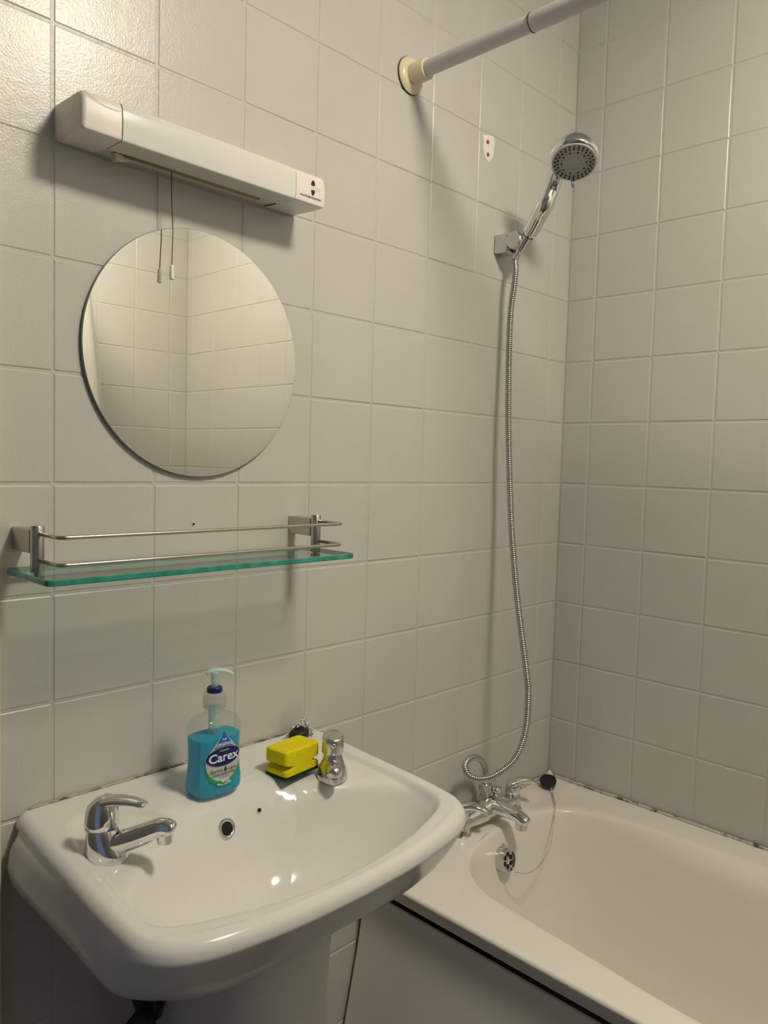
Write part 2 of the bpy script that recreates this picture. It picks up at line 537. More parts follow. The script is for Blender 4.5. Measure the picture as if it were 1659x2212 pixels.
# shallow soap ledge moulded into the corner
led = [(1.09, -0.075), (1.12, -0.045), (1.20, -0.040), (1.245, -0.065), (1.262, -0.13), (1.235, -0.185), (1.20, -0.17), (1.15, -0.115)]
led = [(p.x, p.y) for p in spline([(a, b, 0) for a, b in led], 6, True)]
for r_ in rings[-9:-1]:
    sd = sdf([(p.x, p.y) for p in r_], led)
    for p, s_ in zip(r_, sd): p.z -= 0.0045*float(sstep(np.array([(s_+0.006)/0.014]))[0])
for a in (0.4, 0.8, 1.2, PI/2):
    rings.append([Vector((p.x-(rc*math.sin(a) if p.x < BX0+rc+0.001 else 0), p.y, ZB-rc*(1-math.cos(a)))) for p in rings[len(prof_in)+6]])
rings.append([Vector((p.x+(0.011 if p.x < BX0+0.001 else 0), p.y, ZB-0.034)) for p in rings[-1]])
rings.append([Vector((p.x+(0.012 if p.x < BX0+0.012 else 0), p.y, ZB-0.035)) for p in rings[-1]])
rings.append([Vector((p.x, p.y, ZB-0.020)) for p in rings[-1]])
rbath = root('bathtub', (0.95, -0.9, 0.0), 'cream white acrylic bathtub along the tiled right wall', 'bathtub')
g = G(); g.loft(rings, cap0=True, cap1=False)
tub = g.build('tub', M['acrylic'], rbath, smooth=38)
# sealant beads along both walls
def bead(name, a, b, r, parent, mt, n=60, seed=0):
    rnd = random.Random(seed)
    a, b = Vector(a), Vector(b)
    P = [a.lerp(b, i/n)+Vector((rnd.uniform(-.0006, .0006), rnd.uniform(-.0006, .0006), rnd.uniform(-.0008, .0008))) for i in range(n+1)]
    return G().tube(P, [r*rnd.uniform(0.7, 1.25) for _ in P], 8).build(name, mt, parent)
bead('sealant', (XC-0.0055, -0.006, ZB+0.002), (XC-0.0055, -1.7, ZB+0.002), 0.0042, rbath, M['sealant'], 150, 3)
bead('sealant', (0.62, -0.0055, ZB+0.002), (XC-0.006, -0.0055, ZB+0.002), 0.0040, rbath, M['sealant'], 80, 4)
G().lathe([(0.012, 0), (0.010, 0.004), (0.005, 0.012), (0.002, 0.016)], (XC-0.0135, -0.0135, ZB), (0, 0, 1), 12).build('sealant_dab', M['acrylic'], rbath)
# overflow fitting in the tap-end wall
ro = root('bath_overflow', (0.931, -0.124, 0.487), 'round chrome overflow grille in the tap end of the bath', 'overflow')
oa = Vector((0.0, -0.97, 0.20)).normalized()
oc = Vector((0.931, -0.1100, 0.487))
G().lathe([(0.036, -0.004), (0.036, 0.001), (0.034, 0.0032), (0.026, 0.004), (0.0245, 0.006)], oc, oa, 40).build('flange', M['chrome_soft'], ro, smooth=40)
G().lathe([(0.0245, 0.004), (0.0245, 0.026), (0.0235, 0.0285), (0.021, 0.0285), (0.020, 0.024), (0.001, 0.024)], oc, oa, 40).build('barrel', M['chrome_soft'], ro, smooth=40)
e1 = Vector((1, 0, 0)); e2 = oa.cross(e1)
g = G()
for k in range(6):
    a = k*PI/3+0.3
    g.lathe([(0.0052, 0.0242), (0.0052, 0.0247)], oc+(e1*math.cos(a)+e2*math.sin(a))*0.0125, oa, 14)
for k in range(6): pass
tag(g.build('drain_holes', M['void'], ro, smooth=False), kind='stuff')
G().lathe([(0.0045, 0.024), (0.0045, 0.0265), (0.003, 0.0278), (0.0005, 0.028)], oc, oa, 14).build('centre_screw', M['chrome'], ro)

# bath panel
pz1 = 0.494
pts = []
g = G()
def panel_x(z): return 0.618-(0.5-z)*0.10-max(0, (0.42-z))*0.11
prof = [(panel_x(z), z) for z in (0.004, 0.1, 0.2, 0.3, 0.38, 0.44, 0.48, 0.490)]
fr_ = [(x, z) for x, z in prof]+[(panel_x(0.498)+0.002, pz1), (panel_x(0.498)+0.006, pz1+0.001), (panel_x(0.498)+0.010, pz1-0.003)]
bk_ = [(x+0.010, z) for x, z in prof][::-1]
sec = fr_+bk_
g.loft([[Vector((x, y, z)) for x, z in sec] for y in (-0.0085, -0.012, -0.5, -1.0, -1.5, -1.78)])
g.build('side_panel', M['panel'], rbath, smooth=40)

# ------------------------------------------------------------------ wash basin
XB = 0.216
PZ, PK = 0.859, 0.065
def plane_z(y): return PZ+PK*y
half = [(0.249, 0.0), (.253, -.05), (.256, -.14), (.259, -.25), (.258, -.30), (.254, -.334), (.237, -.358), (.202, -.374), (.150, -.384), (.085, -.391), (0, -.394)]
right = spline([(a, b, 0) for a, b in half], 8)
out_pts = right+[Vector((-p.x, p.y, 0)) for p in right[::-1][1:]]
NA = 320
# keep back edge straight: outline = sides/front + straight back line
front_part = resample(out_pts, NA-79, closed=False)
back_part = [Vector((-0.249+0.498*k/80, 0, 0)) for k in range(1, 80)]
OUT = front_part+back_part
NA = len(OUT)
cen = Vector((0, -0.255, 0))
inner_half = [(0.0, -0.118), (0.06, -0.120), (0.10, -0.118), (0.125, -0.090), (0.16, -0.066), (0.200, -0.060), (0.226, -0.075), (0.238, -0.11), (0.243, -.16), (.2485, -.24), (.2495, -.29), (.243, -.318), (.230, -.334), (.208, -.346), (.178, -.356), (.13, -.369), (.06, -.378), (0, -.380)]
bowl_half = [(0.0, -.130), (.05, -.136), (.10, -.156), (.144, -.180), (.185, -.205), (.222, -.237), (.241, -.268), (.243, -.298), (.233, -.325), (.216, -.338), (.190, -.349), (.168, -.355), (.125, -.366), (.06, -.375), (0, -.377)]
def sym(h):
    r = spline([(a, b, 0) for a, b in h], 6)
    return [(p.x, p.y) for p in r]+[(-p.x, p.y) for p in r[::-1][1:-1]]
INN, BOW = sym(inner_half), sym(bowl_half)
svals = [0.06, 0.14, 0.22, 0.30, 0.37, 0.43, 0.48, 0.52, 0.56]+[0.58+0.012*k for k in range(35)]+[1.0]
P2 = np.array([[(cen+(o-cen)*s)[i] for i in (0, 1)] for s in svals for o in OUT])
# bowl edge in polar form about the bowl's middle, so that the hollow is smooth
_bp = np.array(BOW)-np.array([cen.x, cen.y])
_ba = np.arctan2(_bp[:, 1], _bp[:, 0]); _br = np.hypot(_bp[:, 0], _bp[:, 1])
_o = np.argsort(_ba); _ba, _br = _ba[_o], _br[_o]
_tab_a = np.linspace(-PI, PI, 721)
_tab_r = np.interp(_tab_a, np.concatenate([_ba-2*PI, _ba, _ba+2*PI]), np.concatenate([_br]*3))
_k = np.hanning(31); _k /= _k.sum()
_tab_r = np.convolve(np.concatenate([_tab_r[-31:-1], _tab_r, _tab_r[1:31]]), _k, 'same')[30:-30]
BOWL_D = 0.132
def basin_h(x, y):
    """height of the basin's upper surface; x from the basin's axis"""
    p = np.stack([np.atleast_1d(x), np.atleast_1d(y)], 1)
    si = sdf(p, INN)
    dx, dy = p[:, 0]-cen.x, p[:, 1]-cen.y
    ang = np.arctan2(dy, dx); rr = np.hypot(dx, dy)
    rb_ = np.interp(ang, _tab_a, _tab_r)
    e = rb_-rr
    e = 0.5*(e+np.sqrt(e*e+0.008**2))
    t = np.clip(1-e/rb_, 0, 1)
    pw_ = 2.5+0.9*np.clip(np.sin(ang), 0, 1)
    bowl = BOWL_D*(1-t**pw_)
    rec = 0.0085*sstep((si+0.002)/0.013)
    return np.where(si < -0.02, PZ+PK*p[:, 1], PZ+PK*p[:, 1]-rec-bowl)
zz = basin_h(P2[:, 0], P2[:, 1])
rings = []
for j in range(len(svals)):
    rings.append([Vector((XB+P2[j*NA+i, 0], P2[j*NA+i, 1], zz[j*NA+i])) for i in range(NA)])
# outward normals of the outline
NRM = []
for i in range(NA):
    a, b = OUT[i-1], OUT[(i+1) % NA]
    t = (b-a).normalized(); n = Vector((t.y, -t.x, 0))
    if n.dot(OUT[i]-cen) < 0: n = -n
    NRM.append(n)
R0 = 0.018
def clampy(v): return Vector((v.x, min(v.y, -0.0008), v.z))
for a in (0.25, 0.5, 0.75, 1.0, 1.25, PI/2):
    rings.append([clampy(Vector((XB+o.x+n.x*R0*math.sin(a), o.y+n.y*R0*math.sin(a), plane_z(o.y)-R0*(1-math.cos(a))))) for o, n in zip(OUT, NRM)])
edge = [Vector((o.x+n.x*R0, o.y+n.y*R0, 0)) for o, n in zip(OUT, NRM)]
ZBOT = 0.757
# (share of the drop to the flank's foot, inset) for the flanks; (drop below the rim, inset) for the undercut front
side = [(.05, -.0012), (.14, -.0028), (.30, -.0045), (.55, -.0055), (.78, -.0045), (.91, -.001), (.98, .006), (1.0, .016), (1.02, .035), (1.12, .08), (1.30, .14)]
frnt = [(.0195, .000), (.023, .002), (.030, .0065), (.040, .013), (.052, .021), (.066, .031), (.080, .042), (.094, .056), (.110, .076), (.128, .115), (.150, .155)]
uc = Vector((0, -0.17, 0))
for (d0, i0), (d1, i1) in zip(side, frnt):
    ring = []
    for e in edge:
        f = float(sstep(np.array([(-e.y-0.29)/0.115]))[0])
        pz = plane_z(e.y)
        zs_ = (pz-R0)+(ZBOT-(pz-R0))*d0
        z = zs_+(pz-d1-zs_)*f; ins = i0+(i1-i0)*f
        if ins < 0: ins *= 1+1.9*float(sstep(np.array([(e.y+0.22)/0.22]))[0])
        v = e-uc; L = v.length
        q = uc+v*max(0.05, 1-ins/L)
        if e.y > -0.02 and ins < 0.02:
            q.y = e.y
            if abs(e.x) > 0.24: q.x = e.x-math.copysign(ins, e.x)
        ring.append(clampy(Vector((XB+q.x, q.y, z))))
    rings.append(ring)
rbas = root('wash_basin', (XB, -0.2, 0.66), 'white ceramic wash basin with two taps fixed to the tiled wall', 'basin')
g = G(); g.loft(rings, True, True)
basin = g.build('bowl', M['ceramic'], rbas, smooth=True)
bead('sealant', (XB-0.250, -0.003, PZ+0.0012), (XB+0.250, -0.003, PZ+0.0012), 0.0016, rbas, M['sealant_brown'], 110, 9)
# basin surface lookup for things that stand on it
def basin_z(x, y): return float(basin_h(x-XB, y)[0])
# overflow ring and chain hole on the back wall of the bowl
def bowl_frame(x, y):
    h = 0.003
    z = basin_z(x, y)
    n = Vector((-(basin_z(x+h, y)-basin_z(x-h, y))/(2*h), -(basin_z(x, y+h)-basin_z(x, y-h))/(2*h), 1)).normalized()
    return Vector((x, y, z)), n
oc_, on_ = bowl_frame(0.1948, -0.1409)
on2 = Vector((on_.x, on_.y, on_.z)).normalized()
ovr = G().lathe([(0.0150, -0.004), (0.0150, 0.0012), (0.0138, 0.0030), (0.0115, 0.0032), (0.0098, 0.0018), (0.0098, -0.003)], oc_, on2, 36, False, False)
ovr = ovr.build('overflow_ring', M['chrome'], rbas, smooth=50)
G().lathe([(0.0098, 0.0010), (0.0098, 0.0014)], oc_, on2, 24).build('overflow_opening', M['void'], ovr, smooth=False)
hc_, hn_ = bowl_frame(0.2546, -0.1398)
G().lathe([(0.0050, 0.0), (0.0045, 0.0007), (0.0032, 0.0005), (0.0030, -0.001)], hc_, hn_, 20, False, False).build('chain_hole', M['ceramic'], rbas)
G().lathe([(0.0031, 0.0002), (0.0031, 0.0004)], hc_, hn_, 18).build('chain_hole_opening', M['void'], rbas, smooth=False)
# waste in the bottom of the bowl
wc, wn = bowl_frame(XB, -0.255)
G().lathe([(0.034, -0.001), (0.034, 0.002), (0.030, 0.0025), (0.022, -0.001), (0.022, -0.004), (0.001, -0.004)], wc, (0, 0, 1), 36).build('waste_outlet', M['chrome_soft'], rbas, smooth=50)
# maker's mark on the left flank
V, F = text_mesh('Shires', 0.011, shear=0.2)
Q = []
mx0 = XB-0.256-0.0135
for v in V:
    y = -0.030-v.x; z = 0.827+v.y
    # flank bulges outwards from the wall
    hx = float(np.interp(-y, [0, .05, .14, .25], [.247, .253, .258, .261]))
    Q.append((XB-hx-R0-0.0085+0.004*min(1, max(0, (-y-0.015)/0.03)), y, z))
mesh('maker_mark', Q, F, M['black'], rbas, smooth=False, fix=False)

# pedestal
def ped_ring(hw, yb, ys, yf, z, n=14):
    P = [Vector((XB+hw, yb, z)), Vector((XB+hw, (yb+ys)/2, z))]
    for k in range(n+1):
        a = PI*k/n
        ca, sa = math.cos(a), math.sin(a)
        P.append(Vector((XB+hw*math.copysign(abs(ca)**0.7, ca), ys-(ys-yf)*sa**0.8, z)))
    P += [Vector((XB-hw, (yb+ys)/2, z)), Vector((XB-hw, yb, z))]
    return P
rped = root('pedestal', (XB, -0.19, 0), 'white ceramic pedestal holding up the wash basin', 'pedestal')
g = G(); g.loft([ped_ring(.125, -.09, -.235, -.30, 0.0), ped_ring(.118, -.09, -.232, -.292, 0.05), ped_ring(.098, -.10, -.225, -.272, 0.16), ped_ring(.092, -.105, -.223, -.268, 0.35),
        ped_ring(.092, -.105, -.224, -.272, 0.55), ped_ring(.095, -.105, -.226, -.280, 0.66), ped_ring(.097, -.105, -.228, -.284, 0.705)])
g.build('column', M['ceramic'], rped, smooth=40)
# supply pipe with stop valve below the basin
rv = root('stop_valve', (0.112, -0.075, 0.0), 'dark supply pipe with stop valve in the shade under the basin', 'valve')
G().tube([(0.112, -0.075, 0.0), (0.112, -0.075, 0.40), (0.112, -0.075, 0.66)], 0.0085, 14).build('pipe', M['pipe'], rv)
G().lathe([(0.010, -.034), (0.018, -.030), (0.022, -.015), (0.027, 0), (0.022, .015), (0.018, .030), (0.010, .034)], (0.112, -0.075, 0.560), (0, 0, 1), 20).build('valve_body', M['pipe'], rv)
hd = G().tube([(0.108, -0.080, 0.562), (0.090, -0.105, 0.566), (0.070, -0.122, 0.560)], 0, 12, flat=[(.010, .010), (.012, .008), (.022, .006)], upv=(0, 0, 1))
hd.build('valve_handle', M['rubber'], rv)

# ------------------------------------------------------------------ basin taps
def pillar_tap(name, base, sdir, ldir, label, mt, slen=0.081, size=1.0, dot=None, arml=1.0):
    bx, by = base
    bz = basin_z(bx, by)-0.002
    b = Vector((bx, by, bz))
    s = Vector((*sdir, 0)).normalized(); l = Vector((*ldir, 0)).normalized()
    up_ = Vector((0, 0, 1))
    r = root(name, b, label, 'tap', 'pillar taps on the wash basin')
    side_ = s.cross(up_)
    # body: oval foot rising to a round collar
    rings = []
    for h, ra, rb, off in ((0, .033, .0255, .007), (.006, .0335, .026, .007), (.014, .031, .0255, .006), (.024, .027, .0245, .003), (.034, .0242, .0237, .001), (.043, .0228, .0228, 0), (.0455, .0215, .0215, 0)):
        rings.append([b+s*(off+ra*math.cos(2*PI*k/32))*size+side_*rb*size*math.sin(2*PI*k/32)+up_*h*size for k in range(32)])
    body = G().loft(rings).build('body', mt, r, smooth=50)
    # spout
    p0 = b+s*0.004+up_*0.020*size
    uz = up_*size
    path = [p0, b+s*slen*0.35+uz*0.0290, b+s*slen*0.65+uz*0.0420, b+s*slen*0.88+uz*0.0530, b+s*slen*0.98+uz*0.0555, b+s*(slen+0.006)+uz*0.0535, b+s*(slen+0.011)+uz*0.050]
    path = spline(path, 5)
    n = len(path)
    fl = []
    for i in range(n):
        t = i/(n-1)
        ra = 0.0150+(0.0108-0.0150)*min(1, t*1.25)
        k = 1.0 if t < 0.8 else math.sqrt(max(0.02, 1-((t-0.8)/0.2)**2))
        fl.append((ra*k, (ra*0.98)*k))
    G().tube(path, 0, 24, flat=fl, upv=(0, 0, 1)).build('spout', mt, r)
    tip = b+s*(slen-0.001)+up_*0.048*size
    G().lathe([(0.0098, 0.0), (0.0100, -0.009), (0.0094, -0.0125), (0.0078, -0.0125), (0.0078, -0.010), (0.0005, -0.010)], tip, (0, 0, 1), 24).build('nozzle', mt, r, smooth=40)
    # lever: hub and arm
    g = G()
    rings = []
    lside = l.cross(up_)
    N = 28
    for h, q, tl in ((.0470, .0215, 0), (.0475, .0250, 0), (.056, .0248, 0), (.066, .0240, .12), (.076, .0225, .25), (.084, .0195, .35), (.090, .0140, .45), (.0925, .006, .5)):
        ring = []
        for k in range(N):
            a = 2*PI*k/N
            c_, s__ = math.cos(a), math.sin(a)
            q_ = q*size; fwd = q_*c_
            zz_ = h*size + tl*fwd*0.35 - (0.004 if h > .06 and c_ < 0 else 0)*abs(c_)
            ring.append(b+l*(fwd-0.001)+lside*q_*s__+up_*zz_)
        rings.append(ring)
    g.loft(rings)
    la = l*arml
    arm = [b+l*-0.006+uz*.080, b+la*0.010+uz*.0860, b+la*0.024+uz*.0900, b+la*0.040+uz*.0920, b+la*0.053+uz*.0920, b+la*0.062+uz*.0908, b+la*0.0645+uz*.0902]
    arm = spline(arm, 4)
    n = len(arm); fl = []
    for i in range(n):
        t = i/(n-1)
        wd = 0.0185+(0.0085-0.0185)*min(1, t*1.15); th = 0.0085+(0.0038-0.0085)*min(1, t*1.1)
        k = 1 if t < 0.86 else math.sqrt(max(0.03, 1-((t-0.86)/0.14)**2))
        fl.append((wd*k*size, th*k*size))
    g.tube(arm, 0, 20, flat=fl, upv=(0, 0, 1))
    lev = g.build('lever', mt, r)
    if dot:
        G().lathe([(0.0042, -0.001), (0.0042, 0.0008), (0.0028, 0.0016), (0.0005, 0.0018)], b+l*0.0242*size+up_*0.062*size, l, 16).build('button', dot, lev)
    return r
pillar_tap('basin_tap', (-0.001, -0.153), (0.56, -0.83), (0.42, -0.91), 'clean shiny chrome lever tap left of the soap bottle', M['chrome'], slen=0.086, size=0.87, arml=1.0)
def stub_tap(base, sdir, label, mt):
    b = Vector((*base, basin_z(*base)-0.002)); up_ = Vector((0, 0, 1))
    l = Vector((*sdir, 0)).normalized(); sd = l.cross(up_)
    r = root('basin_tap', b, label, 'tap', 'pillar taps on the wash basin')
    rings = []
    for h, ra, rb_, off in ((0, .0262, .0245, .002), (.003, .0268, .0250, .002), (.010, .0258, .0240, .002), (.020, .0220, .0210, .001), (.030, .0172, .0170, 0), (.037, .0150, .0150, 0), (.042, .0138, .0138, 0)):
        rings.append([b+l*(off+ra*math.cos(2*PI*k/32))+sd*rb_*math.sin(2*PI*k/32)+up_*h for k in range(32)])
    G().loft(rings).build('body', mt, r, smooth=50)
    path = resample(spline([b+up_*.018, b+l*.018+up_*.0215, b+l*.034+up_*.0235, b+l*.045+up_*.0225, b+l*.0505+up_*.0205], 6), 20, closed=False)
    fl = []
    for i in range(20):
        t = i/19; q = 0.0138-0.0018*t; k = 1 if t < .78 else math.sqrt(max(.03, 1-((t-.78)/.22)**2))
        fl.append((q*k, q*k))
    G().tube(path, 0, 24, flat=fl, upv=(0, 0, 1)).build('spout', mt, r)
    G().lathe([(0.0090, 0.0), (0.0092, -0.0075), (0.0080, -0.0095), (0.0005, -0.0095)], b+l*.040+up_*.0165, (0, 0, 1), 20).build('nozzle', mt, r, smooth=40)
    rings = []
    for h, q, tl in ((.0415, .0150, 0), (.0420, .0172, 0), (.0435, .0178, 0), (.056, .0177, 0), (.0665, .0172, -.10), (.0695, .0160, -.16), (.0708, .0135, -.2), (.0712, .004, -.2)):
        rings.append([b+l*q*math.cos(2*PI*k/32)+sd*q*math.sin(2*PI*k/32)+up_*(h+tl*q*math.cos(2*PI*k/32)*1.2) for k in range(32)])
    cap = G().loft(rings).build('handle', mt, r, smooth=50)
    G().lathe([(0.0038, -0.0015), (0.0038, 0.0006), (0.0026, 0.0014), (0.0005, 0.0017)], b+l*0.0178+up_*0.0580, l, 16).build('button', M['chrome'], cap)
stub_tap((0.384, -0.160), (-0.62, -0.78), 'limescaled chrome tap beside the yellow sponge', M['chrome_dull'])

# ------------------------------------------------------------------ basin plug with chain
def torus(g, c, axis, R, r, n=16, m=8, sx=1.0, e=None):
    axis = Vector(axis).normalized()
    a = Vector(e).normalized() if e is not None else axis.orthogonal().normalized()
    b = axis.cross(a)
    c = Vector(c)
    V = []; F = []
    for i in range(n):
        t = 2*PI*i/n
        d = a*math.cos(t)*sx+b*math.sin(t)
        for j in range(m):
            p = 2*PI*j/m
            V.append(c+d*R+(d.normalized()*math.cos(p)+axis*math.sin(p))*r)
    for i in range(n):
        for j in range(m):
            F.append([i*m+j, ((i+1) % n)*m+j, ((i+1) % n)*m+(j+1) % m, i*m+(j+1) % m])
    g.add(V, F)
pc = Vector((0.424, -0.027, basin_z(0.424, -0.027)))
rp = root('basin_plug', pc, 'black rubber basin plug with a knot of chrome chain on the basin ledge', 'plug')
G().lathe([(0.0150, 0.0), (0.0172, 0.0015), (0.0180, 0.0110), (0.0170, 0.0132), (0.0120, 0.0150), (0.0065, 0.0162), (0.0055, 0.0215), (0.0035, 0.0235), (0.0005, 0.024)], pc, (0, 0, 1), 32).build('stopper', M['rubber'], rp, smooth=50)
g = G(); torus(g, pc+Vector((0, 0, 0.0195)), (0.5, 0.4, 0.75), 0.0080, 0.0009, 20, 6); g.build('ring', M['chrome'], rp)
chain_path = spline([pc+Vector(v) for v in ((-.006, -.004, .023), (-.001, -.003, .027), (.004, .001, .025), (.009, .003, .028), (.014, .004, .029), (.017, .001, .025), (.015, -.003, .020), (.019, -.002, .017), (.021, -.004, .012), (.024, -.007, .008), (.022, -.010, .004), (.021, -.006, .002))], 3)
g = G()
for i in range(0, len(chain_path)-1):
    p = chain_path[i]; d = (chain_path[i+1]-p).normalized()
    ax = d.orthogonal().normalized()
    if i % 2: ax = d.cross(ax)
    torus(g, p, ax, 0.0027, 0.0007, 12, 5, sx=1.4, e=d)
tag(g.build('chain', M['chrome'], rp), kind='stuff')
G().tube([pc+Vector((-.004, .000, .026)), pc+Vector((-.014, .001, .019)), pc+Vector((-.027, .003, .010))], [0.0016, 0.0017, 0.0016], 10).build('toggle_bar', M['chrome'], rp)

# ------------------------------------------------------------------ sponge
def sponge():
    L, Wd, H = 0.076, 0.048, 0.036
    c = Vector((0.333, -0.121, 0)); th = math.atan2(0.008, 0.072)
    zb_ = plane_z(c.y)-0.0005
    ex = Vector((math.cos(th), math.sin(th), 0)); ey = Vector((-ex.y, ex.x, 0))
    r = root('sponge', (c.x, c.y, zb_), 'yellow kitchen sponge with dark green scourer side on the basin ledge', 'sponge')
    # section across the short side (grip groove on both long sides), lofted along the long side
    def sec(h0, h1, groove):
        hw = Wd/2
        P = []
        N = 26
        left = []
        for k in range(N+1):
            z = h0+(h1-h0)*k/N
            gq = 0.0
            if groove:
                gq = 0.013*math.exp(-((z-0.0185)/0.0032)**4)
            e = min(z-h0, h1-z)
            rr = 0.003
            rnd_ = rr-math.sqrt(max(0, rr*rr-(rr-min(e, rr))**2)) if (groove and z > 0.02) else 0
            left.append((hw-gq*0.9-rnd_, z))
        return left
    def body(h0, h1, groove, name, mt, along_groove):
        g = G(); rings = []
        lay = sec(h0, h1, False)
        n = 26
        # build as horizontal layers: rounded rectangles whose ends carry the groove
        for k in range(n+1):
            z = h0+(h1-h0)*k/n
            gq = 0.015*math.exp(-((z-0.0175)/0.0036)**4) if groove else 0
            e = h1-z if groove else 1
            sh = 0.003-math.sqrt(max(0, 0.003**2-(0.003-min(e, 0.003))**2)) if groove else 0
            a, b_ = L/2-gq-sh, Wd/2-sh
            rr = 0.006 if groove else 0.005
            ring = []
            for (sx, sy, a0) in ((1, 1, 0), (-1, 1, PI/2), (-1, -1, PI), (1, -1, 3*PI/2)):
                for q in range(5):
                    t = a0+PI/2*q/4
                    ring.append((sx*(a-rr)+rr*math.cos(t), sy*(b_-rr)+rr*math.sin(t)))
            rings.append([Vector((c.x, c.y, zb_+z))+ex*u+ey*v for u, v in ring])
        g.loft(rings)
        return g.build(name, mt, r, smooth=18)
    body(0.0, 0.005, False, 'scourer', M['scourer'], False)
    body(0.0048, H+0.008, True, 'foam', M['foam'], True)
sponge()

# ------------------------------------------------------------------ soap bottle
bc = Vector((0.1965, -0.103, 0)); bz0 = plane_z(-0.124)+0.0005
rb = root('soap_bottle', (bc.x, bc.y, bz0), 'clear pump bottle of blue hand wash standing on the basin ledge', 'bottle')
prof_b = [(0.0, .033, .019), (.0015, .0365, .0225), (.005, .0392, .0248), (.012, .0408, .0260), (.022, .0405, .0258), (.034, .0388, .0250), (.046, .0376, .0243), (.058, .0374, .0242),
          (.072, .0380, .0246), (.086, .0386, .0249), (.096, .0386, .0248), (.103, .0384, .0247), (.108, .0374, .0241), (.1125, .0345, .0226), (.1155, .0285, .0195), (.1175, .0205, .0165), (.119, .0150, .0142)]
def bsec(a, b, z, n=64, ex=3.6):
    out = []
    for k in range(n):
        t = 2*PI*k/n
        c_, s__ = math.cos(t), math.sin(t)
        out.append(Vector((bc.x+a*math.copysign(abs(c_)**(2/ex), c_), bc.y+b*math.copysign(abs(s__)**(2/ex), s__), bz0+z)))
    return out
def interp_b(z):
    zs_ = [p[0] for p in prof_b]
    return float(np.interp(z, zs_, [p[1] for p in prof_b])), float(np.interp(z, zs_, [p[2] for p in prof_b]))
fine = [i/60*0.119 for i in range(61)]
rings = [bsec(*interp_b(z), z, ex=3.6 if z < .1 else 3.6-1.6*min(1, (z-.1)/.018)) for z in fine]
rings += [[Vector((bc.x+r_*math.cos(2*PI*k/64), bc.y+r_*math.sin(2*PI*k/64), bz0+z)) for k in range(64)] for z, r_ in ((.1195, .0145), (.122, .0142), (.128, .0142))]
G().loft(rings, True, True).build('container', M['bottle'], rb)
lvl = 0.0865
zl = [0.0012+i/40*(lvl-0.0012) for i in range(41)]
G().loft([bsec(interp_b(z)[0]-.0013, interp_b(z)[1]-.0013, z) for z in zl]).build('liquid', M['liquid'], rb, smooth=60)
col = G().lathe([(0.0155, 0.127), (0.0170, 0.128), (0.0172, 0.133), (0.0165, 0.1335), (0.0172, 0.1345), (0.0172, 0.140), (0.0165, 0.1405), (0.0170, 0.1415), (0.0166, 0.149), (0.0145, 0.1505)], (bc.x, bc.y, bz0), (0, 0, 1), 40)
col.build('pump_collar', M['frost'], rb, smooth=40)
G().lathe([(0.0105, 0.149), (0.0112, 0.150), (0.0112, 0.1565), (0.0104, 0.1575), (0.0065, 0.1575), (0.006, 0.155)], (bc.x, bc.y, bz0), (0, 0, 1), 32).build('lock_ring', M['navy'], rb, smooth=40)
G().tube([(bc.x, bc.y, bz0+.006), (bc.x, bc.y, bz0+.095)], 0.0028, 12).build('dip_tube', M['pump'], rb)
G().lathe([(0.0085, .095), (0.0088, .098), (0.0088, .118), (0.0085, .127)], (bc.x, bc.y, bz0), (0, 0, 1), 20).build('pump_cylinder', M['pump'], rb)
pd = Vector((0.93, -0.36, 0)).normalized()
g = G()
g.lathe([(0.0052, .155), (0.0050, .165), (0.0058, .172), (0.0075, .177), (0.0082, .180), (0.0060, .183), (0.0005, .1838)], (bc.x, bc.y, bz0), (0, 0, 1), 20)
ps = Vector((bc.x, bc.y, bz0))
arm = spline([ps+pd*-.013+Vector((0, 0, .1775)), ps+pd*-.006+Vector((0, 0, .1815)), ps+pd*.004+Vector((0, 0, .1830)), ps+pd*.014+Vector((0, 0, .1815)), ps+pd*.022+Vector((0, 0, .1775)), ps+pd*.0265+Vector((0, 0, .1735))], 4)
n = len(arm)
g.tube(arm, 0, 14, flat=[((.0055 if 0 < i < n-1 else .0035)+.0025*math.sin(PI*i/(n-1)), .0028 if i < n*0.6 else .0033) for i in range(n)], upv=(0, 0, 1))
g.build('pump_head', M['pump'], rb)

# label, wrapped on the front of the bottle
LZ = 0.050       # label reference height above the base
def on_bottle(u, v, lift, uo=0.0005):
    z = LZ+v
    a, b = interp_b(z)
    uu = min(abs((u+uo)/a), 0.985)
    y = bc.y-b*(1-uu**3.6)**(1/3.6)-lift
    return Vector((bc.x+u+uo, y, bz0+z))
def decal(name, outline, mt, parent, lift, rings=8, n=72):
    P = resample([Vector((a, b, 0)) for a, b in outline], n)
    c = sum(P, Vector((0, 0, 0)))/n
    V = [on_bottle(c.x, c.y, lift)]; F = []
    for j in range(1, rings+1):
        for p in P:
            q = c+(p-c)*(j/rings)
            V.append(on_bottle(q.x, q.y, lift))
    for i in range(n):
        F.append([0, 1+i, 1+(i+1) % n])
    for j in range(rings-1):
        for i in range(n):
            a = 1+j*n+i; b = 1+j*n+(i+1) % n
            F.append([a, b, b+n, a+n])
    return mesh(name, V, F, mt, parent, True)
